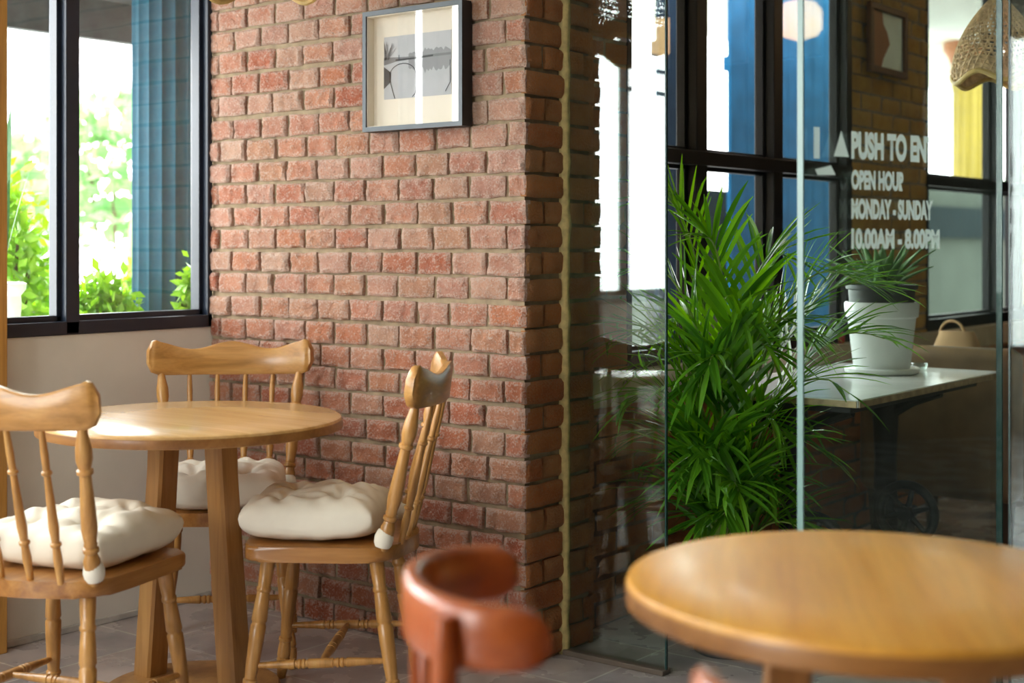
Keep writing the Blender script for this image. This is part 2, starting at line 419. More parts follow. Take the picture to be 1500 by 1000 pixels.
# ------------------------------------------------------------------ brickwork
def brick_panel(mb, o, ud, nd_, u0, u1, z0, z1, proud=0.012, nu=9, nz=6, rough=0.0035, seed=0, gap=0.0065):
    """one brick: a lumpy front face with rounded edges and sides running back into the mortar"""
    o, ud, nd_ = Vector(o), Vector(ud), Vector(nd_)
    sd = Vector((seed * 3.17, seed * 1.31, seed * 0.73))
    P = []
    w, h = u1 - u0, z1 - z0
    for j in range(-1, nz + 2):
        row = []
        for i in range(-1, nu + 2):
            a = min(max(i / nu, 0), 1); b = min(max(j / nz, 0), 1)
            edge = (i < 0 or i > nu or j < 0 or j > nz)
            p = o + ud * (u0 + w * a) + Vector((0, 0, z0 + h * b))
            q = p * 38 + sd
            wob = noise.noise(p * 22 + sd) * gap * 0.55
            da = min(a, 1 - a) * w; db = min(b, 1 - b) * h
            r = min(da, db)
            d = proud - 0.006 * max(0, 1 - r / 0.007) ** 2
            d += noise.noise(q) * rough + noise.noise(q * 2.7) * rough * 0.6
            if da < 1e-6: p = p + ud * wob
            if db < 1e-6: p = p + Vector((0, 0, noise.noise(p * 19 - sd) * gap * 0.55))
            if edge: d = -0.012
            row.append(p + nd_ * d)
        P.append(row)
    mb.grid(P)

def brick_wall(mb, o, ud, nd_, ulo, uhi, z0, z1, pitch, off, joint=0.0125, nu=9, nz=6, rough=0.0035, proud=0.012, seed=1):
    k0, k1 = int(math.floor(z0 / ROW + 0.01)), int(math.ceil(z1 / ROW - 0.01))
    rnd = random.Random(seed)
    for k in range(k0, k1):
        ph = off + (pitch / 2 if k % 2 else 0) + rnd.uniform(-0.006, 0.006)
        n0 = int(math.floor((ulo - ph) / pitch)) ; u = ph + n0 * pitch
        edges = []
        while u < uhi + pitch:
            edges.append(u + rnd.uniform(-0.007, 0.007)); u += pitch
        edges = [ulo] + [e for e in edges if ulo + 0.03 < e < uhi - 0.03] + [uhi]
        dz = rnd.uniform(-0.002, 0.002)
        for i, (a, b) in enumerate(zip(edges[:-1], edges[1:])):
            aa = a + (joint / 2 if i else 0); bb = b - (joint / 2 if i < len(edges) - 2 else 0)
            jz = rnd.uniform(-0.0025, 0.0025)
            brick_panel(mb, o, ud, nd_, aa, bb, k * ROW + joint * 0.45 + dz + jz, min((k + 1) * ROW, z1 + 0.02) - joint * 0.45 + dz + rnd.uniform(-0.002, 0.002),
                        proud + rnd.uniform(-0.004, 0.004), nu, nz, rough, rnd.random() * 50)

CEIL = 2.80
mb = MB()
brick_wall(mb, (0, NB, 0), (1, 0, 0), (0, -1, 0), UW, UK + 0.006, 0.0, CEIL, 0.1375, -2.577 + 0.06875, nu=14, nz=9, rough=0.0058, proud=0.015)
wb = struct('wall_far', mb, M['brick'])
mb = MB(); mb.box(UW + 0.001, UK - 0.004, NB, NE - 0.005, 0, CEIL); mb.box(UW - 0.14, UW + 0.002, NB + 0.06, NE - 0.005, 0, CEIL)
o = mb.build('mortar_bed', M['mortar'], wb, smooth=False)
mb = MB()
brick_wall(mb, (UK, 0, 0), (0, 1, 0), (1, 0, 0), NB - 0.006, NE, 0.0, CEIL, 0.215, NB + 0.19, nu=10, nz=6, rough=0.0022, proud=0.010, seed=5)
brick_wall(mb, (0, NE, 0), (-1, 0, 0), (0, 1, 0), -UK - 0.006, -UK + 0.07, 0.0, CEIL, 0.215, 0.02, nu=6, nz=6, rough=0.003, proud=0.012, seed=6)
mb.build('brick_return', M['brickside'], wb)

# sealant strip where the glass meets the brick
mb = MB()
P = []
for i in range(61):
    z = i * CEIL / 60; row = []
    for a in range(7):
        t = PI * a / 6
        wv = 1 + 0.35 * noise.noise(Vector((z * 17, 0, 0)))
        row.append((UK - 0.002 + 0.024 * wv * math.sin(t), NG - 0.019 * wv * math.cos(t), z))
    P.append(row)
mb.grid(P)
struct('trim_1', mb, M['seal'])

# ------------------------------------------------------------------ shell
mb = MB(); mb.box(-4.0, 3.6, -2.65, 11.2, -0.08, 0)
struct('floor', mb, M['floor'], smooth=False)
mb = MB(); mb.box(-3.99, 3.6, -2.65, 11.2, CEIL, CEIL + 0.15)
struct('ceiling', mb, M['ceil'], smooth=False)
SILL, HEAD = 0.926, 2.52
mb = MB()
mb.box(UW - 0.15, UW, -2.6, NB + 0.002, 0, SILL, 0.004)
mb.box(UW - 0.15, UW, -2.6, NB + 0.002, HEAD, CEIL)
piers = [(-0.22, -0.10), (-2.6, -2.2)]
for a, b in piers: mb.box(UW - 0.15, UW, a, b, SILL, HEAD)
struct('wall_left', mb, M['plaster'], smooth=False)
mb = MB(); mb.box(UW, UW + 0.010, -2.6, NB - 0.014, 0, 0.022, 0.004)
struct('baseboard_left', mb, plain('grimy_skirting', (0.48, 0.46, 0.42), 0.8, 0.2, 20, 0.3), smooth=False)

def window_left(name, n0, n1, mulls, mat=M['frame'], bars=(), slim=False):
    w = thing(name, None, None); tag(w, kind='structure')
    mb = MB()
    u0, u1 = (UW - 0.045 if slim else UW - 0.085), UW + 0.006
    m0, m1 = (0.015, 0.015) if slim else (0.017, 0.033)
    mb.box(u0, u1, n0, n1, SILL - 0.002, SILL + 0.04, 0.003)
    mb.box(u0, u1, n0, n1, HEAD - 0.04, HEAD, 0.003)
    mb.box(u0, u1, n1 - (0.015 if slim else 0.022), n1, SILL, HEAD, 0.003); mb.box(UW - 0.045, u1, n0, n0 + 0.015, SILL, HEAD, 0.003)
    for m in mulls: mb.box(u0, u1, m - m0, m + m1, SILL, HEAD, 0.003)
    for z in bars: mb.box(u0 + 0.03, u1 - 0.02, n0, n1, z - 0.012, z + 0.012, 0.002)
    # slim sashes
    ed = [n0 + 0.015] + [q for m in mulls for q in (m - m0, m + m1)] + [n1 - 0.022]
    for a, b in zip(ed[0::2], ed[1::2]):
        s0, s1 = UW - 0.06, UW - 0.02
        mb.box(s0, s1, a, b, SILL + 0.036, SILL + 0.058, 0.002); mb.box(s0, s1, a, b, HEAD - 0.06, HEAD - 0.036, 0.002)
        if b < 2.2 or slim: continue
        mb.box(s0, s1, a - 0.001, a + 0.016, SILL + 0.036, HEAD - 0.036, 0.002); mb.box(s0, s1, b - 0.016, b + 0.001, SILL + 0.036, HEAD - 0.036, 0.002)
    f = mb.build('window_frame', mat, w, smooth=False)
    mb = MB()
    for a, b in zip(ed[0::2], ed[1::2]):
        mb.box(UW - 0.043, UW - 0.037, a + 0.014, b - 0.014, SILL + 0.05, HEAD - 0.05)
    mb.build('window_pane', M['glass'], w, smooth=False)
    return w
window_left('window_1', 1.0, NB - 0.005, [1.86, 1.90, 2.09, 2.66])
window_left('window_2', -0.10, 1.0, [0.44], bars=(1.97, 2.08), slim=True)
window_left('window_3', -2.2, -0.22, [-1.5, -0.86], slim=True)

mb = MB(); mb.box(UW + 0.001, UW + 0.05, 2.225, 2.412, 0, CEIL, 0.004)
struct('trim_7', mb, wood('ochre_post_wood', (0.42, 0.20, 0.04), (0.55, 0.28, 0.06), (0.62, 0.34, 0.09), 'z', 0.5), smooth=False)
# near side and right side of the room we stand in
mb = MB()
mb.box(-3.94, 3.6, -2.6, -2.45, 0, 0.5); mb.box(-3.94, 3.6, -2.6, -2.45, 2.6, CEIL)
mb.box(-3.94, -3.3, -2.6, -2.45, 0, CEIL); mb.box(-1.6, 3.6, -2.6, -2.45, 0, CEIL)
struct('wall_near', mb, M['cream'], smooth=False)
w = thing('window_5', None, None); tag(w, kind='structure')
mb = MB()
for a in (-3.3, -2.45, -1.65): mb.box(a, a + 0.05, -2.56, -2.49, 0.5, 2.6)
mb.box(-3.3, -1.6, -2.56, -2.49, 0.5, 0.55); mb.box(-3.3, -1.6, -2.56, -2.49, 2.55, 2.6)
mb.build('window_frame', M['frame'], w, smooth=False)
mb = MB(); mb.box(-3.27, -1.62, -2.53, -2.524, 0.52, 2.58); mb.build('window_pane', M['glass'], w, smooth=False)
mb = MB(); mb.box(3.5, 3.65, -2.65, 11.2, 0, CEIL)
struct('wall_right', mb, M['brown'], smooth=False)
mb = MB(); mb.box(-2.7, 3.6, 11.05, 11.2, 0, CEIL)
struct('wall_back', mb, M['brown'], smooth=False)

# ------------------------------------------------------------------ far room's window wall (brick below, black framed windows above)
FS, FH, FT = 0.825, 2.55, 1.51
mb = MB()
brick_wall(mb, (UF, 0, 0), (0, 1, 0), (1, 0, 0), NE + 0.02, 9.0, 0, 0.69, 0.215, 3.7, nu=6, nz=4, rough=0.002, proud=0.008, seed=9)
brick_wall(mb, (UF, 0, 0), (0, 1, 0), (1, 0, 0), NE + 0.02, 3.872, 0.72, CEIL, 0.215, 3.75, nu=6, nz=4, rough=0.002, proud=0.008, seed=10)
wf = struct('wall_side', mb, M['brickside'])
mb = MB()
brick_wall(mb, (UF, 0, 0), (0, 1, 0), (1, 0, 0), 5.60, 6.42, 0.72, CEIL, 0.215, 5.7, nu=6, nz=4, rough=0.002, proud=0.008, seed=11)
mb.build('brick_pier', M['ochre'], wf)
mb = MB()
mb.box(UF - 0.16, UF, NE - 0.004, 11.2, 0, FS - 0.03); mb.box(UF - 0.16, UF, NE - 0.004, 11.2, FH, CEIL)
mb.box(UF - 0.06, UF, NE - 0.004, 3.872, 0, CEIL); mb.box(UF - 0.05, UF, 5.60, 6.42, 0, CEIL); mb.box(UF - 0.16, UF, 8.2, 11.2, 0, CEIL)
mb.build('mortar_bed', M['mortar'], wf, smooth=False)
mb = MB(); mb.box(UF - 0.1, UF + 0.045, NE + 0.03, 8.3, 0.695, FS - 0.025, 0.006)
struct('trim_2', mb, M['stone'], smooth=False)

def far_window(name, n0, n1, mulls, mw=0.05, transom=True):
    w = thing(name, None, None); tag(w, kind='structure')
    mb = MB(); u0, u1 = UF - 0.08, UF + 0.005
    mb.box(u0, u1, n0, n1, FS - 0.03, FS + 0.03, 0.003); mb.box(u0, u1, n0, n1, FH - 0.05, FH, 0.003)
    mb.box(u0, u1, n0, n0 + 0.03, FS, FH, 0.003); mb.box(u0, u1, n1 - 0.05, n1, FS, FH, 0.003)
    if transom: mb.box(u0, u1 + 0.004, n0, n1, FT - 0.028, FT + 0.022, 0.003)
    for m, k in mulls: mb.box(u0, u1, m - k / 2, m + k / 2, FS, FH, 0.003)
    ed = [n0 + 0.03] + [q for m, k in mulls for q in (m - k / 2, m + k / 2)] + [n1 - 0.05]
    for a, b in zip(ed[0::2], ed[1::2]):
        for z0, z1 in (((FS + 0.03, FT - 0.028), (FT + 0.022, FH - 0.05)) if transom else ((FS + 0.03, FH - 0.05),)):
            s0, s1 = UF - 0.07, UF - 0.035
            mb.box(s0, s1, a, a + 0.014, z0, z1, 0.002); mb.box(s0, s1, b - 0.014, b, z0, z1, 0.002)
            mb.box(s0, s1, a, b, z0, z0 + 0.014, 0.002); mb.box(s0, s1, a, b, z1 - 0.014, z1, 0.002)
    mb.build('window_frame', M['farframe'], w, smooth=False)
    mb = MB()
    for a, b in zip(ed[0::2], ed[1::2]): mb.box(UF - 0.055, UF - 0.05, a + 0.004, b - 0.004, FS + 0.01, FH - 0.02)
    mb.build('window_pane', M['glass'], w, smooth=False)
far_window('window_6', 3.872, 5.60, [(4.352, 0.075), (4.931, 0.075)])
far_window('window_7', 6.42, 8.2, [(7.42, 0.05), (7.77, 0.04)])

# ------------------------------------------------------------------ glass partition
def slab(name, p0, p1, z0, z1, th, mat, edge, label=None, cat=None, kind=None, edge2=None):
    """a glass sheet standing from p0 to p1 with a green polished edge at both ends"""
    a, b = Vector((*p0, 0)), Vector((*p1, 0)); L = (b - a).length
    rz = math.atan2(b.y - a.y, b.x - a.x)
    root = thing(name, label, cat, a, rz)
    if kind: tag(root, kind=kind)
    mb = MB(); mb.box(0.004, L - 0.004, -th / 2, th / 2, z0, z1)
    mb.build('glass_sheet', mat, root, smooth=False)
    mb = MB(); mb.box(0, 0.004, -th / 2, th / 2, z0, z1); mb.build('glass_edge', edge, root, smooth=False)
    mb = MB(); mb.box(L - 0.004, L, -th / 2, th / 2, z0, z1); mb.build('glass_edge', edge2 or edge, root, smooth=False)
    return root
slab('window_8', (UK + 0.012, NG), (-2.087, NG), 0.014, 2.62, 0.010, M['fixedglass'], M['gdark'], kind='structure')
slab('window_9', (-1.135, NG), (0.6, NG), 0.014, 2.62, 0.010, M['door'], M['gdark'], kind='structure')
mb = MB(); mb.box(UK + 0.012, -2.087, NG - 0.022, NG + 0.022, 0, 0.016, 0.003); mb.box(-1.135, 3.5, NG - 0.022, NG + 0.022, 0, 0.016, 0.003)
struct('trim_3', mb, plain('bronze_channel', (0.13, 0.10, 0.075), 0.35), smooth=False)
mb = MB(); mb.box(UK + 0.012, 3.5, NG - 0.03, NG + 0.03, 2.62, CEIL)
struct('trim_4', mb, M['farframe'], smooth=False)
door = slab('door_1', (-1.351, 2.746), (-1.153, 3.405), 0.012, 2.60, 0.016, M['door'], M['gedge'], kind='structure', edge2=M['gdark'])
mb = MB(); mb.box(0.62, 0.69, -0.02, 0.02, 0.0, 0.09, 0.004); mb.box(0.62, 0.69, -0.02, 0.02, 2.52, 2.63, 0.004)
mb.build('door_hinge', M['farframe'], door, smooth=False)

def text(parent, s, x, z, h, width, name='lettering'):
    c = bpy.data.curves.new(name, 'FONT'); c.body = s
    c.size = 1.0; c.offset = 0.055; c.extrude = 0.0
    o = bpy.data.objects.new(name, c); COL.objects.link(o)
    bpy.context.view_layer.update()
    d = o.dimensions
    dg = bpy.context.evaluated_depsgraph_get()
    me = bpy.data.meshes.new_from_object(o.evaluated_get(dg))
    bpy.data.objects.remove(o)
    xs = [v.co.x for v in me.vertices]; ys = [v.co.y for v in me.vertices]
    sx = width / (max(xs) - min(xs)); sy = h / (max(ys) - min(ys))
    x0, y0 = min(xs), min(ys)
    for v in me.vertices:
        v.co = Vector(((v.co.x - x0) * sx + x, -0.0092, (v.co.y - y0) * sy + z))
    me.materials.append(M['vinyl'])
    o = bpy.data.objects.new(name, me); COL.objects.link(o); o.parent = parent
    return o
text(door, 'PUSH TO ENTER', 0.150, 1.388, 0.061, 0.335)
text(door, 'OPEN HOUR', 0.150, 1.322, 0.043, 0.178)
text(door, 'MONDAY - SUNDAY', 0.150, 1.258, 0.045, 0.275)
text(door, '10.00AM - 8.00PM', 0.150, 1.193, 0.045, 0.30)
mb = MB()
for poly in ([(0.032, 1.385), (0.050, 1.385), (0.050, 1.452), (0.032, 1.452)], [(0.094, 1.392), (0.142, 1.392), (0.118, 1.448)], [(0.036, 1.362), (0.044, 1.350), (0.10, 1.352), (0.085, 1.372)]):
    vs = [mb.bm.verts.new((p[0], -0.0092, p[1])) for p in poly]; mb.bm.faces.new(vs)
mb.build('pointing_mark', M['vinyl'], door, smooth=False)

# ------------------------------------------------------------------ turned chairs
CR_Z0, CR_Z1 = 0.795, 0.895
def leg_prof(r):
    return [(0, r * 0.62), (0.03, r * 0.72), (0.10, r * 0.98), (0.135, r * 1.0), (0.14, r * 0.86), (0.15, r * 0.86), (0.155, r * 1.0), (0.20, r * 0.97), (0.255, r * 0.8), (0.262, r * 1.0), (0.28, r * 1.0), (0.288, r * 0.8),
            (0.36, r * 0.92), (0.52, r * 1.05), (0.60, r * 1.08), (0.61, r * 0.93), (0.622, r * 0.93), (0.632, r * 1.08), (0.74, r * 0.97), (0.80, r * 0.86), (0.808, r * 1.0), (0.826, r * 1.0), (0.834, r * 0.88), (0.92, r * 1.0), (1.0, r * 1.02)]
def post_prof(r):
    return [(0, r * 0.7), (0.05, r * 0.8), (0.10, r * 1.1), (0.16, r * 1.15), (0.19, r * 0.9), (0.205, r * 0.82), (0.215, r * 1.1), (0.235, r * 1.1), (0.245, r * 0.8), (0.26, r * 0.95), (0.275, r * 0.85),
            (0.36, r * 1.12), (0.48, r * 1.05), (0.62, r * 0.86), (0.70, r * 0.78), (0.71, r * 1.12), (0.73, r * 1.12), (0.74, r * 0.85), (0.80, r * 1.15), (0.87, r * 1.1), (0.95, r * 0.75), (1.0, r * 0.62)]
def spin_prof(r):
    return [(0, r * 0.72), (0.16, r * 1.0), (0.24, r * 0.82), (0.25, r * 1.2), (0.265, r * 1.2), (0.275, r * 0.82), (0.36, r * 1.12), (0.48, r * 0.98), (0.66, r * 0.76), (0.70, r * 0.72), (0.71, r * 1.15), (0.725, r * 1.15), (0.735, r * 0.75), (0.84, r * 0.84), (1.0, r * 0.62)]
def str_prof(r):
    b = [(0, r * 0.55), (0.2, r * 0.8)]
    for c in (0.36, 0.64):
        b += [(c - 0.05, r * 1.0), (c - 0.045, r * 0.8), (c - 0.03, r * 0.8), (c - 0.025, r * 1.0), (c - 0.008, r * 1.0), (c, r * 0.78), (c + 0.008, r * 1.0), (c + 0.025, r * 1.0), (c + 0.03, r * 0.8), (c + 0.045, r * 0.8), (c + 0.05, r * 1.0)]
    return b + [(0.8, r * 0.8), (1.0, r * 0.55)]

def crest_mesh():
    mb = MB(); secs = []
    n = 44
    for i in range(n + 1):
        x = -0.252 + 0.504 * i / n
        s = x / 0.252; a = abs(s)
        top = CR_Z1 - 0.004 + 0.012 * math.cos(2 * PI * a * 1.05) - 0.004
        top += 0.006 * a * a
        bot = CR_Z0 + 0.004 * a
        e = max(0, (a - 0.90) / 0.10)
        if e > 0:
            k = math.sqrt(max(0.0, 1 - e * e))
            zc = (top + bot) / 2 + 0.004
            hh = (top - bot) / 2 * (0.42 + 0.58 * k)
            top, bot = zc + hh, zc - hh
        y = -0.288 + 0.062 * s * s
        t = 0.0125
        lean = 0.13
        nx, ny = -2 * 0.062 * s / 0.252, 1.0
        ln = math.hypot(nx, ny); nx, ny = nx / ln, ny / ln
        sec = []
        for (dt, zz) in ((-1, 0.08), (-1, 0.92), (-0.6, 1.0), (0.6, 1.0), (1, 0.92), (1, 0.08), (0.6, 0.0), (-0.6, 0.0)):
            z = bot + (top - bot) * zz
            dy = -(z - CR_Z0) * lean
            sec.append((x + nx * t * dt, y + ny * t * dt + dy, z))
        secs.append(sec)
    return mb.loft(secs)

def chair_seat_poly():
    pts = []
    # rounded trapezoid, back edge bowed
    ctrl = [(0.205, 0.19, 0.04), (0.208, -0.05, 0), (0.195, -0.175, 0.05), (0.0, -0.232, 0), (-0.195, -0.175, 0.05), (-0.208, -0.05, 0), (-0.205, 0.19, 0.04), (0, 0.215, 0)]
    m = len(ctrl)
    for i in range(m):
        p0, p, p2 = Vector(ctrl[i - 1][:2]), Vector(ctrl[i][:2]), Vector(ctrl[(i + 1) % m][:2])
        r = ctrl[i][2]
        if r == 0:
            # smooth the bow with a short curve
            a = p + (p0 - p).normalized() * 0.06; b = p + (p2 - p).normalized() * 0.06
        else:
            a = p + (p0 - p).normalized() * r; b = p + (p2 - p).normalized() * r
        for k in range(7):
            t = k / 6
            pts.append((a * (1 - t) ** 2 + p * 2 * t * (1 - t) + b * t * t)[:])
    return pts[::-1]

def make_chair():
    root = thing('spindle_back_chair', 'x', 'chair')
    mb = MB(); mb.prism(chair_seat_poly(), 0.412, 0.450, 0.011); mb.build('seat', M['seat'], root)
    tops = [(0.165, 0.135, 0.414), (-0.165, 0.135, 0.414), (0.145, -0.135, 0.414), (-0.145, -0.135, 0.414)]
    bots = [(0.205, 0.19, 0.0), (-0.205, 0.19, 0.0), (0.195, -0.20, 0.0), (-0.195, -0.20, 0.0)]
    L = []
    for t, b in zip(tops, bots):
        mb = MB(); mb.turn(b, t, leg_prof(0.0185), 16); mb.build('leg', M['chz'], root)
    def on(i, z):
        a, b = Vector(bots[i]), Vector(tops[i]); return a + (b - a) * (z / 0.414)
    mids = []
    for f, r in ((0, 2), (1, 3)):
        a, b = on(f, 0.150), on(r, 0.165)
        mb = MB(); mb.turn(a, b, str_prof(0.0125), 12); mb.build('stretcher', M['chz'], root)
        mids.append((a + b) / 2)
    mb = MB(); mb.turn(mids[0], mids[1], str_prof(0.0125), 12); mb.build('stretcher', M['chz'], root)
    mb = crest_mesh(); mb.build('crest_rail', M['chx'], root, angle=50)
    def crest_y(x): return -0.288 + 0.062 * (x / 0.252) ** 2
    for x in (-1, 1):
        mb = MB(); mb.turn((0.178 * x, -0.158, 0.440), (0.212 * x, crest_y(0.212), CR_Z0 + 0.012), post_prof(0.0165), 16); mb.build('back_post', M['chz'], root)
    for x in (-0.118, -0.04, 0.04, 0.118):
        mb = MB(); mb.turn((x, -0.20 + 0.14 * x * x / 0.04 * 0.12, 0.445), (x * 1.09, crest_y(x), CR_Z0 + 0.008), spin_prof(0.0105), 12); mb.build('spindle', M['chz'], root)
    return root

def cushion_mb(seed=0, size=0.372, h=0.092):
    mb = MB(); n = 56
    sd = Vector((seed * 7.3, seed * 2.1, 0))
    tufts = [(-0.075, -0.075), (0.075, -0.075), (-0.075, 0.075), (0.075, 0.075)]
    def shape(u, v):
        rc = 1 - 0.085 * (u * u * v * v) ** 1.5
        x = u * rc * size / 2 * (1 - 0.045 * (1 - v * v) * abs(u)); y = v * rc * size / 2 * (1 - 0.045 * (1 - u * u) * abs(v))
        f = ((1 - abs(u) ** 3.4) * (1 - abs(v) ** 3.4))
        f = max(f, 0) ** 0.36
        z = h * f
        d = 0.0
        for tx, ty in tufts:
            r = math.hypot(x - tx, y - ty)
            d += 0.030 * math.exp(-(r / 0.022) ** 2) + 0.026 * math.exp(-(r / 0.052) ** 2)
            a = math.atan2(y - ty, x - tx)
            d += 0.006 * math.cos(a * 6 + seed + tx * 30) * math.exp(-((r - 0.05) / 0.035) ** 2)
        wr = noise.noise(Vector((x * 8, y * 8, 0)) + sd) * 0.016 + noise.noise(Vector((x * 21, y * 21, 1)) + sd) * 0.007
        e = max(abs(u), abs(v))
        wr += 0.006 * math.sin((u - v) * 15 + seed) * max(0, e - 0.5)
        return x, y, z, d, wr * f
    T, B = [], []
    for j in range(n + 1):
        rt, rb = [], []
        for i in range(n + 1):
            u, v = -1 + 2 * i / n, -1 + 2 * j / n
            u = math.sin(u * PI / 2) * 0.55 + u * 0.45; v = math.sin(v * PI / 2) * 0.55 + v * 0.45
            x, y, z, d, wr = shape(u, v)
            lift = 0.020 * (abs(u) * abs(v)) ** 3
            rt.append((x, y, 0.042 + (z - d * (z / h)) * 0.86 + wr + lift)); rb.append((x, y, max(0.0005, 0.042 - z * 0.50 + lift + wr * 0.4)))
        T.append(rt); B.append(rb)
    mb.grid(T); mb.grid(B)
    bmesh.ops.remove_doubles(mb.bm, verts=mb.bm.verts[:], dist=0.0004)
    # stitch the rim
    return mb

def make_cushion(seed, label):
    root = thing('seat_cushion', label, 'cushion', group='white tufted seat cushions')
    cushion_mb(seed).build('padding', M['cotton'], root, angle=180)
    for x in (-1, 1):
        mb = MB()
        mb.lathe([(0.0185, -0.003), (0.023, 0.006), (0.0245, 0.02), (0.0215, 0.034), (0.017, 0.042)], 16, Matrix.Translation((0.1815 * x, -0.199, 0.002)) @ Matrix.Rotation(0.22, 4, 'X'), capb=False, capt=False)
        mb.build('tie', M['cotton'], root)
    return root

proto = make_chair()
chairs = [
    # centre (camera metres), facing (camera), label
    ((-0.85, 4.20), (0.118, -0.993), 'turned spindle-back wooden chair in the corner below the window, facing out over the round table'),
    ((-0.467, 3.738), (-0.997, 0.07), 'turned spindle-back wooden chair side-on in front of the brick wall, facing left'),
    ((-1.05, 3.40), (0.35, 0.937), 'turned spindle-back wooden chair seen from behind, cut by the left edge of the photo'),
]
clabs = ['white tufted cushion on the corner chair behind the round table', 'white tufted cushion on the side-on chair by the brick wall', 'white tufted cushion on the chair seen from behind, at the left edge']
for i, (c, f, lab) in enumerate(chairs):
    o = proto if i == 0 else copy_tree(proto)
    o.location = cw(*c); o.rotation_euler = (0, 0, cdir(*f) - PI / 2)
    o['label'] = lab; o['group'] = 'spindle-back chairs around the left table'
    cu = make_cushion(i + 1, clabs[i])
    cu.location = cw(c[0], c[1], 0.4505) + Vector((0, 0, 0)); cu.rotation_euler = (0, 0, cdir(*f) - PI / 2)
    # sits a touch forward of the back posts
    off = cw(f[0] * 0.042, f[1] * 0.042); cu.location += off

# ------------------------------------------------------------------ round table by the brick wall
TC = cw(-0.844, 3.75)
t = thing('round_table', 'pale round wooden table between the spindle-back chairs', 'table', TC, 0)
def tabletop(R, z, th):
    return [(R * 0.02, z - th), (R - 0.012, z - th), (R - 0.003, z - th + 0.006), (R, z - th + 0.012), (R, z - 0.010), (R - 0.003, z - 0.003), (R - 0.010, z), (R * 0.5, z), (R * 0.02, z)]
mb = MB(); mb.lathe(tabletop(0.394, 0.75, 0.034), 96); tp = mb.build('tabletop', M['ttop'], t, angle=35)
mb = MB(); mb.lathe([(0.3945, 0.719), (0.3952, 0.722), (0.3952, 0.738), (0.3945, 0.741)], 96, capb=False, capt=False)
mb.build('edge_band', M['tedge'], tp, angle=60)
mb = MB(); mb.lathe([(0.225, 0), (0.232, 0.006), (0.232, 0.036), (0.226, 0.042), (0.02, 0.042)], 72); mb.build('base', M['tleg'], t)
for s in (-1, 1):
    mb = MB(); secs = []
    for z, x, w in ((0.042, 0.172, 0.034), (0.35, 0.142, 0.033), (0.60, 0.120, 0.032), (0.70, 0.113, 0.033), (0.717, 0.110, 0.036)):
        x *= s
        b = 0.007
        secs.append([(x - w + b, -w, z), (x + w - b, -w, z), (x + w, -w + b, z), (x + w, w - b, z), (x + w - b, w, z), (x - w + b, w, z), (x - w, w - b, z), (x - w, -w + b, z)])
    mb.loft(secs); mb.build('leg', M['tleg'], t, angle=30)
mb = MB(); secs = []
for k in range(17):
    x = -0.112 + 0.224 * k / 16; a = abs(x) / 0.112
    zb = 0.695 - 0.055 * max(0, (a - 0.55) / 0.45) ** 2
    secs.append([(x, -0.022, zb), (x, 0.022, zb), (x, 0.022, 0.7165), (x, -0.022, 0.7165)])
mb.loft(secs); mb.build('apron', M['tleg'], t, angle=30)

# ------------------------------------------------------------------ honey table in front
FT_ = cw(0.503, 1.967)
t = thing('round_table', 'honey-coloured round table, large and blurred at the lower right of the photo', 'table', FT_, 0.5)
mb = MB(); mb.lathe(tabletop(0.344, 0.74, 0.040), 96); tp = mb.build('tabletop', M['otop'], t, angle=35)
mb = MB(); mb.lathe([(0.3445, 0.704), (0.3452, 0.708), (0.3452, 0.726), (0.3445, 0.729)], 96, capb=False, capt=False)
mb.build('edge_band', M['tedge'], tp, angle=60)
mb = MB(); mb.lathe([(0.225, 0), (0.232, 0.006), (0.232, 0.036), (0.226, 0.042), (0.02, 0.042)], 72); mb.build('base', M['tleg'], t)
for s in (-1, 1):
    mb = MB(); secs = []
    for z, x, w in ((0.042, 0.172, 0.034), (0.35, 0.142, 0.033), (0.60, 0.120, 0.032), (0.6995, 0.112, 0.034)):
        x *= s; b = 0.007
        secs.append([(x - w + b, -w, z), (x + w - b, -w, z), (x + w, -w + b, z), (x + w, w - b, z), (x + w - b, w, z), (x - w + b, w, z), (x - w, w - b, z), (x - w, -w + b, z)])
    mb.loft(secs); mb.build('leg', M['tleg'], t, angle=30)
mb = MB(); mb.box(-0.11, 0.11, -0.022, 0.022, 0.645, 0.6995, 0.003); mb.build('apron', M['tleg'], t, smooth=False)

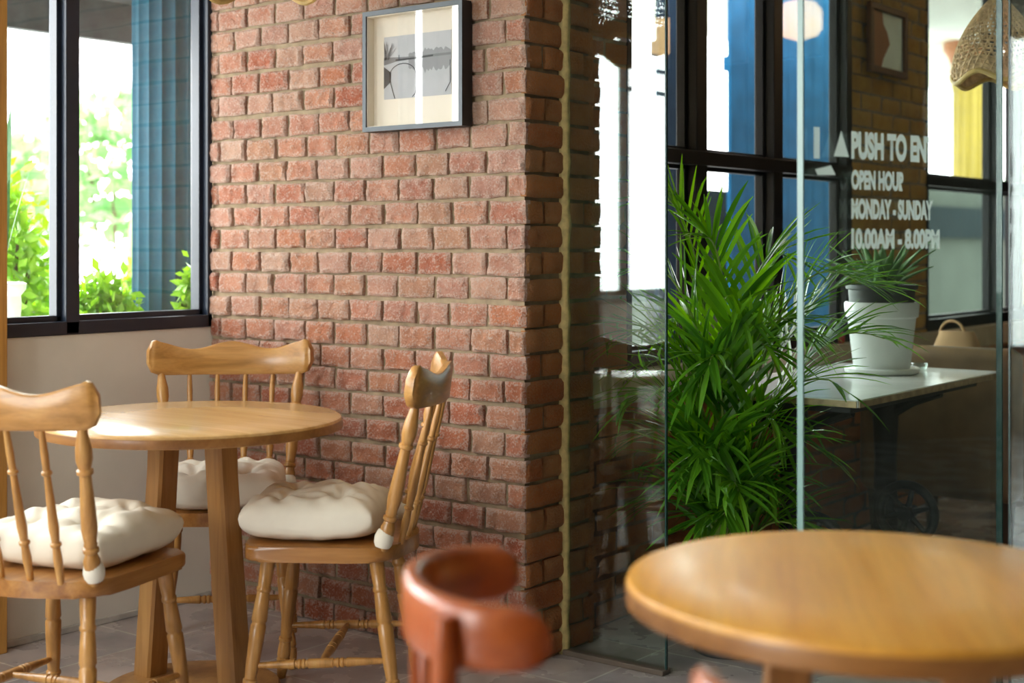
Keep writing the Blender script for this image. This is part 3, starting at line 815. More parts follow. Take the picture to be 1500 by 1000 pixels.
# ------------------------------------------------------------------ red bentwood chairs
def make_red():
    root = thing('bentwood_chair', 'x', 'chair')
    A, B, top = 0.168, 0.128, 0.80
    path = []
    n = 48
    for i in range(n + 1):
        th = PI * i / n
        x = A * math.cos(th) * (1.0); y = -B * math.sin(th) ** 0.9 if 0 < i < n else 0.0
        path.append(Vector((x, y, 0)))
    # run the two ends forward a little
    path = [Vector((A - 0.001, 0.022, 0)), Vector((A, 0.011, 0))] + path + [Vector((-A, 0.011, 0)), Vector((-A + 0.001, 0.022, 0))]
    m = len(path); secs = []
    for i, p in enumerate(path):
        tg = (path[min(i + 1, m - 1)] - path[max(i - 1, 0)]).normalized()
        nr = Vector((tg.y, -tg.x, 0))
        q = i / (m - 1); e = abs(2 * q - 1)
        k = 1.0
        if e > 0.86: k = math.sqrt(max(0.02, 1 - ((e - 0.86) / 0.14) ** 2))
        hh = (0.042 - 0.006 * e) * (0.30 + 0.70 * k)
        zc = top - 0.042 - 0.002 * e
        th = 0.013 * (0.6 + 0.4 * k)
        sec = []
        for (dt, zz) in ((-1, -0.7), (-1, 0.7), (-0.75, 0.92), (-0.3, 1.0), (0.3, 1.0), (0.75, 0.92), (1, 0.7), (1, -0.7), (0.75, -0.92), (0.3, -1), (-0.3, -1), (-0.75, -0.92)):
            sec.append(p + nr * th * dt + Vector((0, 0, zc + hh * zz)))
        secs.append(sec)
    mb = MB(); mb.loft(secs); mb.build('back_rail', M['red'], root, angle=55)
    mb = MB(); pts = []
    for k in range(40):
        a = 2 * PI * k / 40; pts.append((0.20 * math.cos(a), 0.19 * math.sin(a) + 0.02))
    mb.prism(pts, 0.425, 0.455, 0.008); mb.build('seat', M['red'], root)
    for x in (-1, 1):
        mb = MB(); mb.turn((0.175 * x, 0.17, 0), (0.145 * x, 0.13, 0.43), [(0, 0.012), (0.5, 0.017), (1, 0.019)], 14); mb.build('leg', M['red'], root)
        # rear leg carries on up outside the rail
        mb = MB(); mb.sweep([(0.165 * x, -0.19, 0), (0.15 * x, -0.14, 0.25), (0.150 * x, -0.105, 0.45), (0.152 * x, -0.098, 0.62), (0.153 * x, -0.096, 0.74), (0.153 * x, -0.096, 0.78)], [0.013, 0.017, 0.018, 0.0165, 0.0155, 0.011], 14)
        mb.build('leg', M['red'], root)
    for x in (-0.075, 0.0, 0.075):
        y0 = -0.12 * math.sqrt(1 - (x / 0.2) ** 2); y1 = -B * math.sqrt(max(0, 1 - (x / A) ** 2))
        mb = MB()
        Mx = Matrix.Translation((x, (y0 + y1) / 2, 0)) @ Matrix.Rotation(-x * 4.0, 4, 'Z')
        mb.box(-0.016, 0.016, -0.006, 0.006, 0.45, 0.725, 0.004, M=Mx); mb.build('back_slat', M['red'], root)
    mb = MB(); mb.sweep([(0.15 * math.cos(2 * PI * k / 28), 0.15 * math.sin(2 * PI * k / 28), 0.24) for k in range(28)], 0.010, 10, closed=True); mb.build('hoop', M['red'], root)
    return root
r1 = make_red(); r1.location = cw(0.004, 1.772); r1.rotation_euler = (0, 0, cdir(0.995, 0.10) - PI / 2)
tag(r1, 'red-brown bentwood chair with curved back rail, blurred in front of the brick corner', 'chair', 'red bentwood chairs at the front table')
r2 = copy_tree(r1); r2.location = cw(0.352, 1.345); r2.rotation_euler = (0, 0, cdir(0.26, 0.966) - PI / 2)
r2['label'] = 'bentwood chair of which only a rounded back rail end shows at the bottom edge'

# ------------------------------------------------------------------ picture on the brick wall
PU0, PU1, PZ0, PZ1 = -3.023, -2.627, 1.548, 1.914
p = thing('picture_frame', 'black box-framed photo of a misty bridge hanging on the brick wall', 'picture', ((PU0 + PU1) / 2, NB - 0.017, PZ0))
w = PU1 - PU0; h = PZ1 - PZ0; D = 0.045; b = 0.014
mb = MB()
for x0, x1, z0, z1 in ((-w / 2, w / 2, 0, b), (-w / 2, w / 2, h - b, h), (-w / 2, -w / 2 + b, b, h - b), (w / 2 - b, w / 2, b, h - b)):
    mb.box(x0, x1, -D, 0, z0, z1)
fr = mb.build('frame', M['pside'], p, smooth=False)
mb = MB()
for x0, x1, z0, z1 in ((-w / 2, w / 2, 0, b), (-w / 2, w / 2, h - b, h), (-w / 2, -w / 2 + b, b, h - b), (w / 2 - b, w / 2, b, h - b)):
    mb.box(x0, x1, -D - 0.0015, -D, z0, z1)
mb.build('frame_face', M['pframe'], p, smooth=False)
mb = MB(); mb.box(-w / 2 + b, w / 2 - b, -0.012, -0.008, b, h - b)
mb.box(-w / 2 + b, -w / 2 + b + 0.003, -D + 0.004, -0.012, b, h - b); mb.box(w / 2 - b - 0.003, w / 2 - b, -D + 0.004, -0.012, b, h - b)
mb.box(-w / 2 + b, w / 2 - b, -D + 0.004, -0.012, b, b + 0.003); mb.box(-w / 2 + b, w / 2 - b, -D + 0.004, -0.012, h - b - 0.003, h - b)
mb.build('mount', M['mat'], p, smooth=False)
# the print: flat tones of sky, water, a low bridge, its arches and bare trees
PX0, PX1, Z0, Z1 = -0.138, 0.130, 0.098, 0.288
def tone(name, g): return plain(name, (g, g * 1.02, g * 1.05), 0.7, 0.05, 20)
tn = {k: tone('print_tone_%s' % k, g) for k, g in (('sky', 0.50), ('water', 0.46), ('far', 0.28), ('mid', 0.19), ('dark', 0.045))}
pr = MB(); pr.box(PX0, PX1, -0.0135, -0.0125, Z0, Z1); pr = pr.build('print', tn['sky'], p, smooth=False)
def flat(name, mat, polys, y):
    mb = MB()
    for poly in polys:
        vs = [mb.bm.verts.new((q[0], y, q[1])) for q in poly]
        mb.bm.faces.new(vs)
    return mb.build(name, mat, pr, smooth=False)
zb = 0.214
flat('water', tn['water'], [[(PX0, Z0), (PX1, Z0), (PX1, zb), (PX0, zb)]], -0.0138)
rnd = random.Random(3)
sk = [(PX0 + 0.10 + i * 0.0066, zb + 0.012 + rnd.uniform(0.0, 0.014) + (0.004 if i > 8 else 0)) for i in range(26)]
sk = [q for q in sk if q[0] < PX1]
flat('treeline', tn['far'], [[(PX0 + 0.10, zb)] + sk + [(PX1, zb + 0.015), (PX1, zb)]], -0.0141)
refl = [(q[0], zb - (q[1] - zb) * 1.5 - 0.003 * rnd.random()) for q in sk]
flat('treeline_reflection', tn['far'], [[(PX0 + 0.10, zb)] + refl + [(PX1, zb - 0.02), (PX1, zb)]], -0.0140)
def ribbon(pts, w_):
    out = []
    for (a, b2) in zip(pts[:-1], pts[1:]):
        d = Vector((b2[0] - a[0], b2[1] - a[1])); nrm = Vector((-d.y, d.x)).normalized() * w_
        out.append([(a[0] + nrm.x, a[1] + nrm.y), (a[0] - nrm.x, a[1] - nrm.y), (b2[0] - nrm.x, b2[1] - nrm.y), (b2[0] + nrm.x, b2[1] + nrm.y)])
    return out
deck = ribbon([(PX0, zb - 0.004), (-0.09, zb + 0.001), (-0.02, zb + 0.001), (0.06, zb + 0.004), (PX1, zb + 0.006)], 0.0026)
flat('bridge', tn['mid'], [[(PX0, zb - 0.012), (PX0, zb + 0.012), (-0.05, zb + 0.008), (PX1, zb + 0.008), (PX1, zb + 0.001), (-0.03, zb - 0.001), (-0.09, zb - 0.004)]], -0.0144)
arch = []
for a0, a1, top_, bot_ in ((-0.112, -0.010, 0.200, Z0 + 0.004),):
    pts = [(a0 + 0.015, bot_)] + [(-0.061 - 0.052 * math.cos(PI * k / 14), 0.170 + 0.033 * math.sin(PI * k / 14)) for k in range(15)] + [(-0.008, 0.14), (-0.010, Z0 + 0.012), (-0.022, Z0 + 0.002)]
    pts[0] = (-0.093, Z0 + 0.001); pts.insert(1, (-0.110, 0.145))
    arch += ribbon(pts, 0.0014)
arch += ribbon([(PX1 - 0.004, 0.20), (PX1 - 0.003, 0.135), (PX1 - 0.022, 0.108)], 0.0013)
arch += ribbon([(-0.076, zb + 0.001), (-0.076, zb + 0.016)], 0.0012)
arch += deck[1:3]
for k in range(16):
    x0 = PX0 + rnd.uniform(0.0, 0.020); a = rnd.uniform(-0.3, 0.9)
    L2 = rnd.uniform(0.03, 0.064)
    e = (max(PX0 + 0.001, min(x0 + math.sin(a) * L2 * 0.8, PX1)), min(zb + 0.004 + math.cos(a) * L2, Z1 - 0.002))
    arch += ribbon([(x0, zb + 0.004), e], 0.0005)
arch += [[(PX0, 0.13), (PX0 + 0.028, 0.150), (PX0 + 0.030, 0.178), (PX0, 0.198)]]
flat('print_pattern', tn['dark'], arch, -0.0147)
mb = MB(); mb.box(-w / 2 + b * 0.8, w / 2 - b * 0.8, -D + 0.002, -D + 0.0035, b * 0.8, h - b * 0.8)
mb.build('glazing', glassmat('picture_glass', (0.98, 0.98, 0.98)), p, smooth=False)

# ------------------------------------------------------------------ wicker pendant lamps
def wicker_lamp(name, label, loc, R, Hh, matw, wave, cordtop, scale_tip=0.5, group=None, turn=0.0):
    root = thing(name, label, 'lamp', loc, turn, group)
    prof = []
    for k in range(15):
        tt = k / 14
        r = R * (0.10 + 0.90 * math.sin(tt * PI * 0.52) ** 0.85 / math.sin(PI * 0.52) ** 0.85)
        prof.append((r, Hh * (1 - tt)))
    # two families of cane strips wound over the bell
    mb = MB(); n = 34
    def at(tt, a):
        k = min(13, int(tt * 14)); f = tt * 14 - k
        r = prof[k][0] * (1 - f) + prof[k + 1][0] * f; z = prof[k][1] * (1 - f) + prof[k + 1][1] * f
        zl = wave * (0.5 + 0.5 * math.cos(a * 5)) * tt ** 3
        return Vector((r * math.cos(a), r * math.sin(a), z - zl))
    for fam in (1, -1):
        for j in range(n):
            pts = [at(k / 20, 2 * PI * j / n + fam * 0.9 * k / 20) for k in range(21)]
            mb.sweep(pts, 0.0032, 4)
    for k in range(3, 20, 1):
        pts = [at(k / 20, 2 * PI * j / 48) for j in range(48)]
        mb.sweep(pts, 0.0027, 4, closed=True)
    mb.build('woven_shade', matw, root, angle=80)
    mb = MB(); pts = [at(1.0, 2 * PI * j / 60) for j in range(60)]; mb.sweep(pts, 0.009, 8, closed=True)
    mb.build('rim', M['rim'], root)
    mb = MB(); P = [[at(0.80 + 0.20 * k / 4, 2 * PI * j / 60) * 0.985 for j in range(60)] for k in range(5)]
    V = mb.grid(P, closed_u=True)
    o = mb.build('band', matw, root); md = o.modifiers.new('th', 'SOLIDIFY'); md.thickness = 0.004
    mb = MB(); mb.lathe([(0.006, Hh), (0.02, Hh - 0.004), (0.024, Hh + 0.01), (0.010, Hh + 0.04), (0.0035, Hh + 0.05), (0.0035, cordtop)], 12); mb.build('cord', M['black'], root)
    mb = MB(); mb.lathe([(0.014, Hh), (0.016, Hh - 0.05), (0.030, Hh - 0.08), (0.034, Hh - 0.10), (0.022, Hh - 0.125), (0.004, Hh - 0.132)], 18); mb.build('bulb', M['white'], root)
    return root
pc = cw(-0.67, 3.72, 1.93)
wicker_lamp('pendant_lamp', 'tan cane pendant whose rim just shows at the top edge before the brick wall', pc, 0.20, 0.30, M['wicker'], 0.065, CEIL - 1.93, group='wicker pendant lamps', turn=0.4)
pc = cw(1.655, 4.85, 1.785)
wicker_lamp('pendant_lamp', 'brown woven bell-shaped pendant lamp hanging beyond the glass door', pc, 0.148, 0.262, M['wickerp'], 0.035, CEIL - 1.785, group='wicker pendant lamps', turn=0.2)

# opal lamps in the far room (seen mirrored in the window panes)
def opal(label, U, N, zb_):
    root = thing('pendant_globe_lamp', label, 'lamp', (U, N, zb_), 0, 'opal glass ceiling lamps')
    mb = MB(); mb.lathe([(0.002, 0), (0.010, 0.012), (0.05, 0.024), (0.10, 0.040), (0.125, 0.075), (0.132, 0.13), (0.12, 0.19), (0.09, 0.225), (0.05, 0.235)], 32); mb.build('globe', M['lamp'], root)
    mb = MB(); mb.lathe([(0.052, 0.232), (0.052, 0.262), (0.008, 0.27), (0.008, CEIL - zb_)], 20); mb.build('stem', M['farframe'], root)
opal('cream opal lamp mirrored in the blue window pane above the palm, right of the two', -1.53, 7.34, 2.344)
opal('cream opal lamp mirrored in the dark window pane above the palm, left of the two', -0.58, 7.40, 2.344)

# ------------------------------------------------------------------ areca palm
def blade(mb, base, d, up, L, w, droop, seg=5):
    d = d.normalized(); s = d.cross(up).normalized(); p = base.copy(); row = []
    dirv = d.copy()
    for k in range(seg + 1):
        tt = k / seg
        ww = w * (math.sin(PI * min(1, 0.12 + tt * 0.88)) ** 0.7) * (1 - tt * 0.15) if k < seg else 0.0008
        if k == 0: ww = w * 0.35
        fold = Vector((0, 0, 1)) * ww * 0.35
        row.append((p - s * ww + fold, p, p + s * ww + fold))
        dirv = (dirv + Vector((0, 0, -droop * (0.4 + tt)))).normalized()
        p = p + dirv * (L / seg)
    mb.grid(row)
def frond(root, rnd, az, reach, height, rach_start, nl, leafL, mat, base=(0, 0, 0.0), droop=0.05, lw=0.0085):
    bx = Vector(base); pts = []
    dirh = Vector((math.cos(az), math.sin(az), 0))
    n = 16
    for k in range(n + 1):
        tt = k / n
        out = reach * tt ** 1.7
        z = height * (math.sin(tt * PI * 0.5) ** 0.9) - droop * 3.2 * height * max(0, tt - 0.6) ** 2
        p_ = bx + dirh * out + Vector((0, 0, z))
        if p_.z < 0.80 and root.location.y + p_.y > 3.86: p_.y = 3.86 - root.location.y
        p_.x = max(p_.x, -2.42 - root.location.x)
        pts.append(p_)
    mb = MB(); mb.sweep(pts, [0.0062 * (1 - 0.82 * k / n) + 0.0006 for k in range(n + 1)], 6)
    st = mb.build('frond', M['stalk'], root)
    lm = MB()
    for j in range(nl):
        tt = rach_start + (1 - rach_start) * (j + 0.5) / nl
        f = tt * n; k = min(n - 1, int(f)); f -= k
        p = pts[k] * (1 - f) + pts[k + 1] * f
        tg = (pts[k + 1] - pts[k]).normalized()
        side = tg.cross(Vector((0, 0, 1)))
        if side.length < 1e-3: side = Vector((1, 0, 0))
        side.normalize(); upv = side.cross(tg)
        prog = (j + 0.5) / nl
        ll = leafL * (0.55 + 0.75 * math.sin(PI * min(1, 0.18 + prog * 0.75))) * rnd.uniform(0.85, 1.1)
        for s in (-1, 1):
            ang = math.radians(rnd.uniform(34, 46) * (1 - 0.35 * prog))
            d = tg * math.cos(ang) + side * s * math.sin(ang) + upv * rnd.uniform(0.10, 0.30)
            hit = False
            for f_ in (0.0, 0.35, 0.7, 1.0):
                q_ = root.location + p + d * ll * f_ - Vector((0, 0, 0.35 * ll * f_ * f_))
                if q_.y > 3.85 and -2.38 < q_.x < -1.69 and 0.55 < q_.z < 0.80: hit = True
            wd, dp = lw * rnd.uniform(0.8, 1.15), rnd.uniform(0.05, 0.16)
            if not hit: blade(lm, p, d, upv, ll, wd, dp)
    P0 = palm.location
    for v_ in lm.bm.verts:
        v_.co.x = max(v_.co.x, -2.415 - P0.x); v_.co.y = max(v_.co.y, NG + 0.03 - P0.y)
    d = (pts[-1] - pts[-2]); blade(lm, pts[-1], d, Vector((0, 0, 1)), leafL * 0.8, lw, 0.1)
    lm.build('leaflet', mat, st, smooth=False)
palm = thing('areca_palm', 'tall green areca palm standing on the floor beyond the open glass door', 'plant', cw(0.64, 4.22))
mb = MB(); mb.lathe([(0.095, 0), (0.10, 0.004), (0.125, 0.20), (0.135, 0.21), (0.135, 0.235), (0.122, 0.235), (0.118, 0.20), (0.01, 0.195)], 32); mb.build('pot', M['dpot'], palm)
mb = MB(); mb.lathe([(0.117, 0.198), (0.06, 0.208), (0.004, 0.21)], 24, capb=False); mb.build('soil', M['soil'], palm)
rnd = random.Random(21)
camdir = cdir(1, 0)          # picture right
def reach_ok(az, r):
    du, dn = math.cos(az), math.sin(az)
    lim = 9.0
    if du < 0: lim = min(lim, 0.25 / -du)
    if dn < 0: lim = min(lim, 0.17 / -dn)
    return min(r, lim)
spec = []
def tier(n, h0, h1, r0, r1, s0, s1, d0, d1, ph):
    for k in range(n):
        az = camdir + ph + 2 * PI * k / n + rnd.uniform(-0.35, 0.35)
        t = rnd.random()
        spec.append((az, reach_ok(az, r0 + (r1 - r0) * rnd.random()), h0 + (h1 - h0) * t, rnd.uniform(s0, s1), rnd.uniform(d0, d1)))
tier(6, 0.62, 0.86, 0.20, 0.36, 0.36, 0.48, 0.12, 0.26, 0.9)
tier(8, 0.34, 0.60, 0.16, 0.32, 0.30, 0.42, 0.2, 0.35, 0.4)
tier(7, 0.14, 0.30, 0.12, 0.22, 0.25, 0.35, 0.25, 0.4, 0.1)
PIR, PIL, FR = camdir, camdir + PI, camdir - PI / 2
spec += [(PIL - 0.5, 0.20, 1.16, 0.42, 0.03), (PIL + 0.6, 0.13, 1.04, 0.45, 0.03), (PIR + 0.5, 0.26, 1.03, 0.42, 0.14), (PIR - 0.25, 0.36, 0.98, 0.42, 0.16), (PIR + 0.15, 0.47, 0.93, 0.40, 0.12), (PIR + 0.3, 0.50, 0.78, 0.42, 0.16),
         (PIR - 0.1, 0.42, 0.66, 0.40, 0.26), (PIL + 0.05, 0.28, 0.98, 0.42, 0.10), (PIL - 0.2, 0.29, 0.80, 0.40, 0.18), (PIL + 0.2, 0.28, 0.62, 0.40, 0.25), (FR + 0.2, 0.15, 0.88, 0.40, 0.16), (FR - 0.5, 0.15, 0.74, 0.40, 0.22),
         (PIR - 1.0, 0.17, 0.55, 0.4, 0.3), (FR - 0.2, 0.13, 0.48, 0.4, 0.32), (FR + 0.6, 0.16, 0.38, 0.4, 0.32)]
for az, rch, hgt, rs, dr in spec:
    a2 = rnd.uniform(0, 2 * PI); rr = rnd.uniform(0.01, 0.05)
    frond(palm, rnd, az, rch, hgt, rs, 15, 0.20, M['palm'], base=(rr * math.cos(a2), rr * math.sin(a2), 0.20), droop=dr, lw=0.0092)

# ------------------------------------------------------------------ marble console on iron wheels
T0 = Vector((-1.727, 3.885, 0))
tb = thing('console_table', 'white marble-topped table on black iron wheeled legs below the far window', 'table', T0)
TW, TL = 0.62, 1.23      # across (towards the wall) and along it
mb = MB(); mb.box(-TW, 0, 0, TL, 0.728, 0.75, 0.004); tp = mb.build('tabletop', M['marble'], tb, smooth=False)
mb = MB(); mb.box(0.0002, 0.004, 0.004, TL - 0.004, 0.7285, 0.7475, 0.001); mb.box(-TW + 0.004, -0.004, -0.004, -0.0002, 0.7285, 0.7475, 0.001)
mb.build('worn_edge', M['medge'], tp, smooth=False)
mb = MB(); mb.box(-TW + 0.06, -0.06, 0.08, TL - 0.08, 0.700, 0.7275, 0.003); mb.box(-0.34, -0.28, 0.1, TL - 0.1, 0.16, 0.20, 0.004)
mb.build('under_rail', M['iron'], tb, smooth=False)
for y in (0.20, 0.93):
    lg = MB()
    lg.sweep([(-0.31, y, 0.70), (-0.31, y, 0.45), (-0.31, y, 0.20)], [0.05, 0.038, 0.045], 12)
    for s in (-1, 1):
        lg.sweep([(-0.31, y, 0.18), (-0.31 + s * 0.10, y, 0.14), (-0.31 + s * 0.20, y, 0.05), (-0.31 + s * 0.22, y, 0.012)], [0.03, 0.024, 0.02, 0.024], 10)
        lg.sweep([(-0.31, y, 0.60), (-0.31 + s * 0.10, y, 0.655), (-0.31 + s * 0.2, y, 0.695)], [0.025, 0.018, 0.02], 8)
    lo = lg.build('leg', M['iron'], tb)
    wh = MB(); cx, cz, R = -0.20, 0.275, 0.098
    yy = y - 0.075
    wh.sweep([(cx + R * math.cos(2 * PI * k / 40), yy, cz + R * math.sin(2 * PI * k / 40)) for k in range(40)], 0.016, 10, closed=True)
    wh.sweep([(cx, yy - 0.03, cz), (cx, yy + 0.03, cz)], 0.026, 14)
    wh.sweep([(cx, yy + 0.02, cz), (cx, y + 0.0, cz)], 0.014, 10); wh.sweep([(cx, y, cz), (-0.31, y, cz)], 0.016, 8)
    for k in range(6):
        a = 2 * PI * k / 6 + 0.3
        wh.sweep([(cx, yy, cz), (cx + R * math.cos(a), yy, cz + R * math.sin(a))], [0.013, 0.008], 8)
    wh.build('wheel', M['iron'], tb)

# potted agave
pp = cw(1.31, 5.04)
pot = thing('potted_plant', 'spiky green plant in a dark liner inside a white pot on the marble table', 'plant', (pp.x, pp.y, 0.7505))
mb = MB(); mb.lathe([(0.118, 0), (0.128, 0.004), (0.132, 0.018), (0.126, 0.022), (0.05, 0.014)], 40); mb.build('saucer', M['white'], pot)
mb = MB(); mb.lathe([(0.092, 0.0145), (0.098, 0.02), (0.118, 0.195), (0.126, 0.200), (0.130, 0.245), (0.126, 0.252), (0.119, 0.250), (0.115, 0.20), (0.02, 0.19)], 44); mb.build('outer_pot', M['white'], pot)
mb = MB(); mb.lathe([(0.108, 0.20), (0.116, 0.295), (0.124, 0.298), (0.125, 0.312), (0.118, 0.313), (0.112, 0.292), (0.01, 0.288)], 40); mb.build('liner_pot', M['dpot'], pot)
rnd = random.Random(4)
for k in range(24):
    az = 2 * PI * k / 24 * 5 + rnd.uniform(-0.25, 0.25)
    lay = (k % 8) / 8
    el = math.radians(78 - 52 * lay + rnd.uniform(-8, 8)); L = rnd.uniform(0.17, 0.24) * (1.0 if lay < 0.7 else 1.1)
    d = Vector((math.cos(az) * math.cos(el), math.sin(az) * math.cos(el), math.sin(el)))
    s = Vector((-math.sin(az), math.cos(az), 0)); nrm = d.cross(s) * -1
    base = Vector((math.cos(az) * 0.02, math.sin(az) * 0.02, 0.285)); P = []
    q = base.copy(); dv = d.copy()
    for j in range(9):
        tt = j / 8
        ww = 0.017 * (0.65 + 0.5 * math.sin(PI * min(1, tt * 0.9 + 0.1))) * (1 - tt ** 2.4) + 0.0004
        up = Vector((-dv.x * 0.4, -dv.y * 0.4, 0.6)).normalized()
        P.append([q - s * ww + up * ww * 0.5, q - s * ww * 0.5 + up * ww * 0.12, q, q + s * ww * 0.5 + up * ww * 0.12, q + s * ww + up * ww * 0.5])
        q = q + dv * L / 8; dv = (dv + Vector((d.x, d.y, -0.4)) * 0.055).normalized()
    mb = MB(); mb.grid(P); o = mb.build('leaf', M['agave'], pot); md = o.modifiers.new('th', 'SOLIDIFY'); md.thickness = 0.003
# small things near it
q = cw(1.47, 5.13)
mb = MB(); mb.lathe([(0.020, 0), (0.024, 0.003), (0.030, 0.026), (0.028, 0.028), (0.022, 0.008), (0.003, 0.006)], 20)
tag(mb.build('glass_dish', M['clear'], loc=(q.x, q.y, 0.7505)), 'small clear glass dish beside the white pot on the marble table', 'dish')
bt = thing('small_bottle', 'tiny red-labelled bottle with a black cap on the far window sill', 'bottle', (UF + 0.015, 5.47, FS - 0.0245))
mb = MB(); mb.lathe([(0.012, 0), (0.0135, 0.002), (0.0135, 0.036), (0.011, 0.041), (0.006, 0.043)], 18); mb.build('body', M['redlabel'], bt)
mb = MB(); mb.lathe([(0.007, 0.043), (0.0078, 0.045), (0.0070, 0.072), (0.006, 0.074)], 16); mb.build('cap', M['black'], bt)

# ------------------------------------------------------------------ brown armchair, sofa, cushion
ac = thing('armchair', 'dark brown leather armchair seen from behind, right of the marble table', 'chair', (-2.02, 5.27, 0), 0.0)
mb = MB()
def ac_back(mb):
    mb.box(-0.33, 0.29, 0.0, 0.13, 0.24, 0.815, 0.045, 4)
    return mb
ac_back(mb).build('backrest', M['leather'], ac)
mb = MB(); mb.box(-0.33, 0.29, 0.125, 0.70, 0.24, 0.40, 0.03, 3); mb.build('base', M['leather'], ac)
mb = MB(); mb.box(-0.215, 0.175, 0.135, 0.70, 0.40, 0.50, 0.04, 4); mb.build('seat_cushion', M['leather'], ac)
for x0, x1 in ((-0.33, -0.22), (0.18, 0.29)):
    mb = MB(); mb.box(x0, x1, 0.125, 0.69, 0.40, 0.60, 0.04, 4); mb.build('armrest', M['leather'], ac)
for x in (-0.27, 0.235):
    for y in (0.06, 0.63):
        mb = MB(); mb.turn((x, y, 0), (x, y, 0.245), [(0, 0.020), (0.6, 0.032), (1, 0.040)], 4); mb.build('leg', M['dwood'], ac, smooth=False)
so = thing('sofa', 'grey-brown upholstered sofa behind the leather armchair', 'sofa', (-1.30, 6.55, 0), 0.0)
mb = MB(); mb.box(-0.75, 0.75, 0.0, 0.16, 0.10, 0.80, 0.05, 4); mb.build('backrest', M['sofa'], so)
mb = MB(); mb.box(-0.75, 0.75, 0.155, 0.80, 0.10, 0.40, 0.03, 3); mb.build('base', M['sofa'], so)
for x0, x1 in ((-0.60, -0.01), (0.01, 0.60)):
    mb = MB(); mb.box(x0, x1, 0.16, 0.80, 0.40, 0.50, 0.045, 4); mb.build('seat_cushion', M['sofa'], so)
for x0, x1 in ((-0.75, -0.61), (0.61, 0.75)):
    mb = MB(); mb.box(x0, x1, 0.15, 0.79, 0.40, 0.60, 0.045, 4); mb.build('armrest', M['sofa'], so)
for x in (-0.68, 0.68):
    for y in (0.07, 0.72):
        mb = MB(); mb.turn((x, y, 0), (x, y, 0.105), [(0, 0.022), (1, 0.03)], 12); mb.build('leg', M['dwood'], so)
# tan bag leaning in the armchair
bg = thing('bag', 'tan cloth bag with a loop handle showing over the back of the leather armchair', 'bag', (-2.04, 5.525, 0.503), 0.0)
mb = MB(); secs = []
for k in range(13):
    tt = k / 12; wv = 0.15 * (1 - 0.55 * tt ** 2.2) ; dp = 0.075 * (1 - 0.7 * tt ** 1.5)
    secs.append([(wv * math.copysign(abs(math.cos(a)) ** 0.7, math.cos(a)), dp * math.sin(a), 0.36 * tt) for a in [2 * PI * j / 28 for j in range(28)]])
mb.loft(secs); mb.build('body', M['tan'], bg)
mb = MB(); mb.sweep([(-0.02 + 0.05 * math.cos(PI * k / 12), 0, 0.345 + 0.055 * math.sin(PI * k / 12)) for k in range(13)], 0.006, 8); mb.build('handle', M['tan'], bg)

# framed mirror on the far room's brick pillar, its reflection painted as flat shapes
fp = thing('picture_frame', 'brown-framed mirror with a painted reflection on the far ochre brick pillar, behind the glass door', 'picture', (UF + 0.022, 5.90, 1.94))
mb = MB()
for y0, y1, z0, z1 in ((-0.2, 0.2, 0, 0.03), (-0.2, 0.2, 0.27, 0.30), (-0.2, -0.17, 0.03, 0.27), (0.17, 0.2, 0.03, 0.27)):
    mb.box(0, 0.025, y0, y1, z0, z1, 0.003)
mb.build('frame', plain('brown_frame', (0.10, 0.035, 0.012), 0.5), fp, smooth=False)
mb = MB(); mb.box(0.004, 0.008, -0.172, 0.172, 0.028, 0.272); mb.build('print', plain('pale_painted_reflection', (0.80, 0.90, 0.82), 0.5, 0.12, 6), fp, smooth=False)  # pale sheet coloured as the bright window mirrored in the glass
mb = MB(); vs = [mb.bm.verts.new((0.0095, y, z)) for y, z in ((-0.17, 0.03), (-0.06, 0.03), (-0.04, 0.07), (0.03, 0.14), (0.0, 0.19), (-0.04, 0.22), (-0.05, 0.27), (-0.17, 0.27))]
mb.bm.faces.new(vs); mb.build('painted_reflection_shape', plain('rust_painted_reflection', (0.28, 0.09, 0.03), 0.5), fp, smooth=False)  # dark silhouette of the mirrored lamp, painted on

# ------------------------------------------------------------------ outside the left window
mb = MB(); mb.box(-18, -3.99, -10, 22, -0.12, -0.04)
struct('ground', mb, M['ground'], smooth=False)
pil = thing('fluted_pillar', 'teal fluted pillar outside the left window', 'pillar', (-4.42, 3.537, -0.04))
mb = MB(); secs = []
prof = []
nf = 16; seg = nf * 6
for z in (0.0, 3.0):
    ring = []
    for k in range(seg):
        a = 2 * PI * k / seg
        r = 0.128 - 0.010 * abs(math.sin(a * nf / 2)) ** 0.6 * 1.0
        ring.append((r * math.cos(a), r * math.sin(a), z + 0.14))
    secs.append(ring)
mb.loft(secs); mb.build('shaft', M['teal'], pil, angle=60)
mb = MB(); mb.box(-0.17, 0.17, -0.17, 0.17, 0, 0.10, 0.01); mb.lathe([(0.16, 0.10), (0.165, 0.12), (0.15, 0.145)], 32); mb.build('base', M['teal'], pil)
# eave
mb = MB()
Mx = Matrix.Translation((-4.9, 0, 2.14)) @ Matrix.Rotation(0.18, 4, 'Y')
for k in range(9): mb.box(-0.10 + k * 0.125, 0.022 + k * 0.125, 2.3, 4.3, 0.0, 0.02, 0.002, M=Matrix.Translation((-4.9, 0, 2.25)) @ Matrix.Rotation(-0.30, 4, 'Y'))
mb.box(-5.03, -4.98, 2.3, 4.35, 2.06, 2.24, 0.004); mb.box(-4.98, -4.6, 3.5, 3.56, 2.22, 2.3); mb.box(-4.98, -4.6, 2.6, 2.66, 2.22, 2.3)
struct('trim_5', mb, M['eave'], smooth=False)

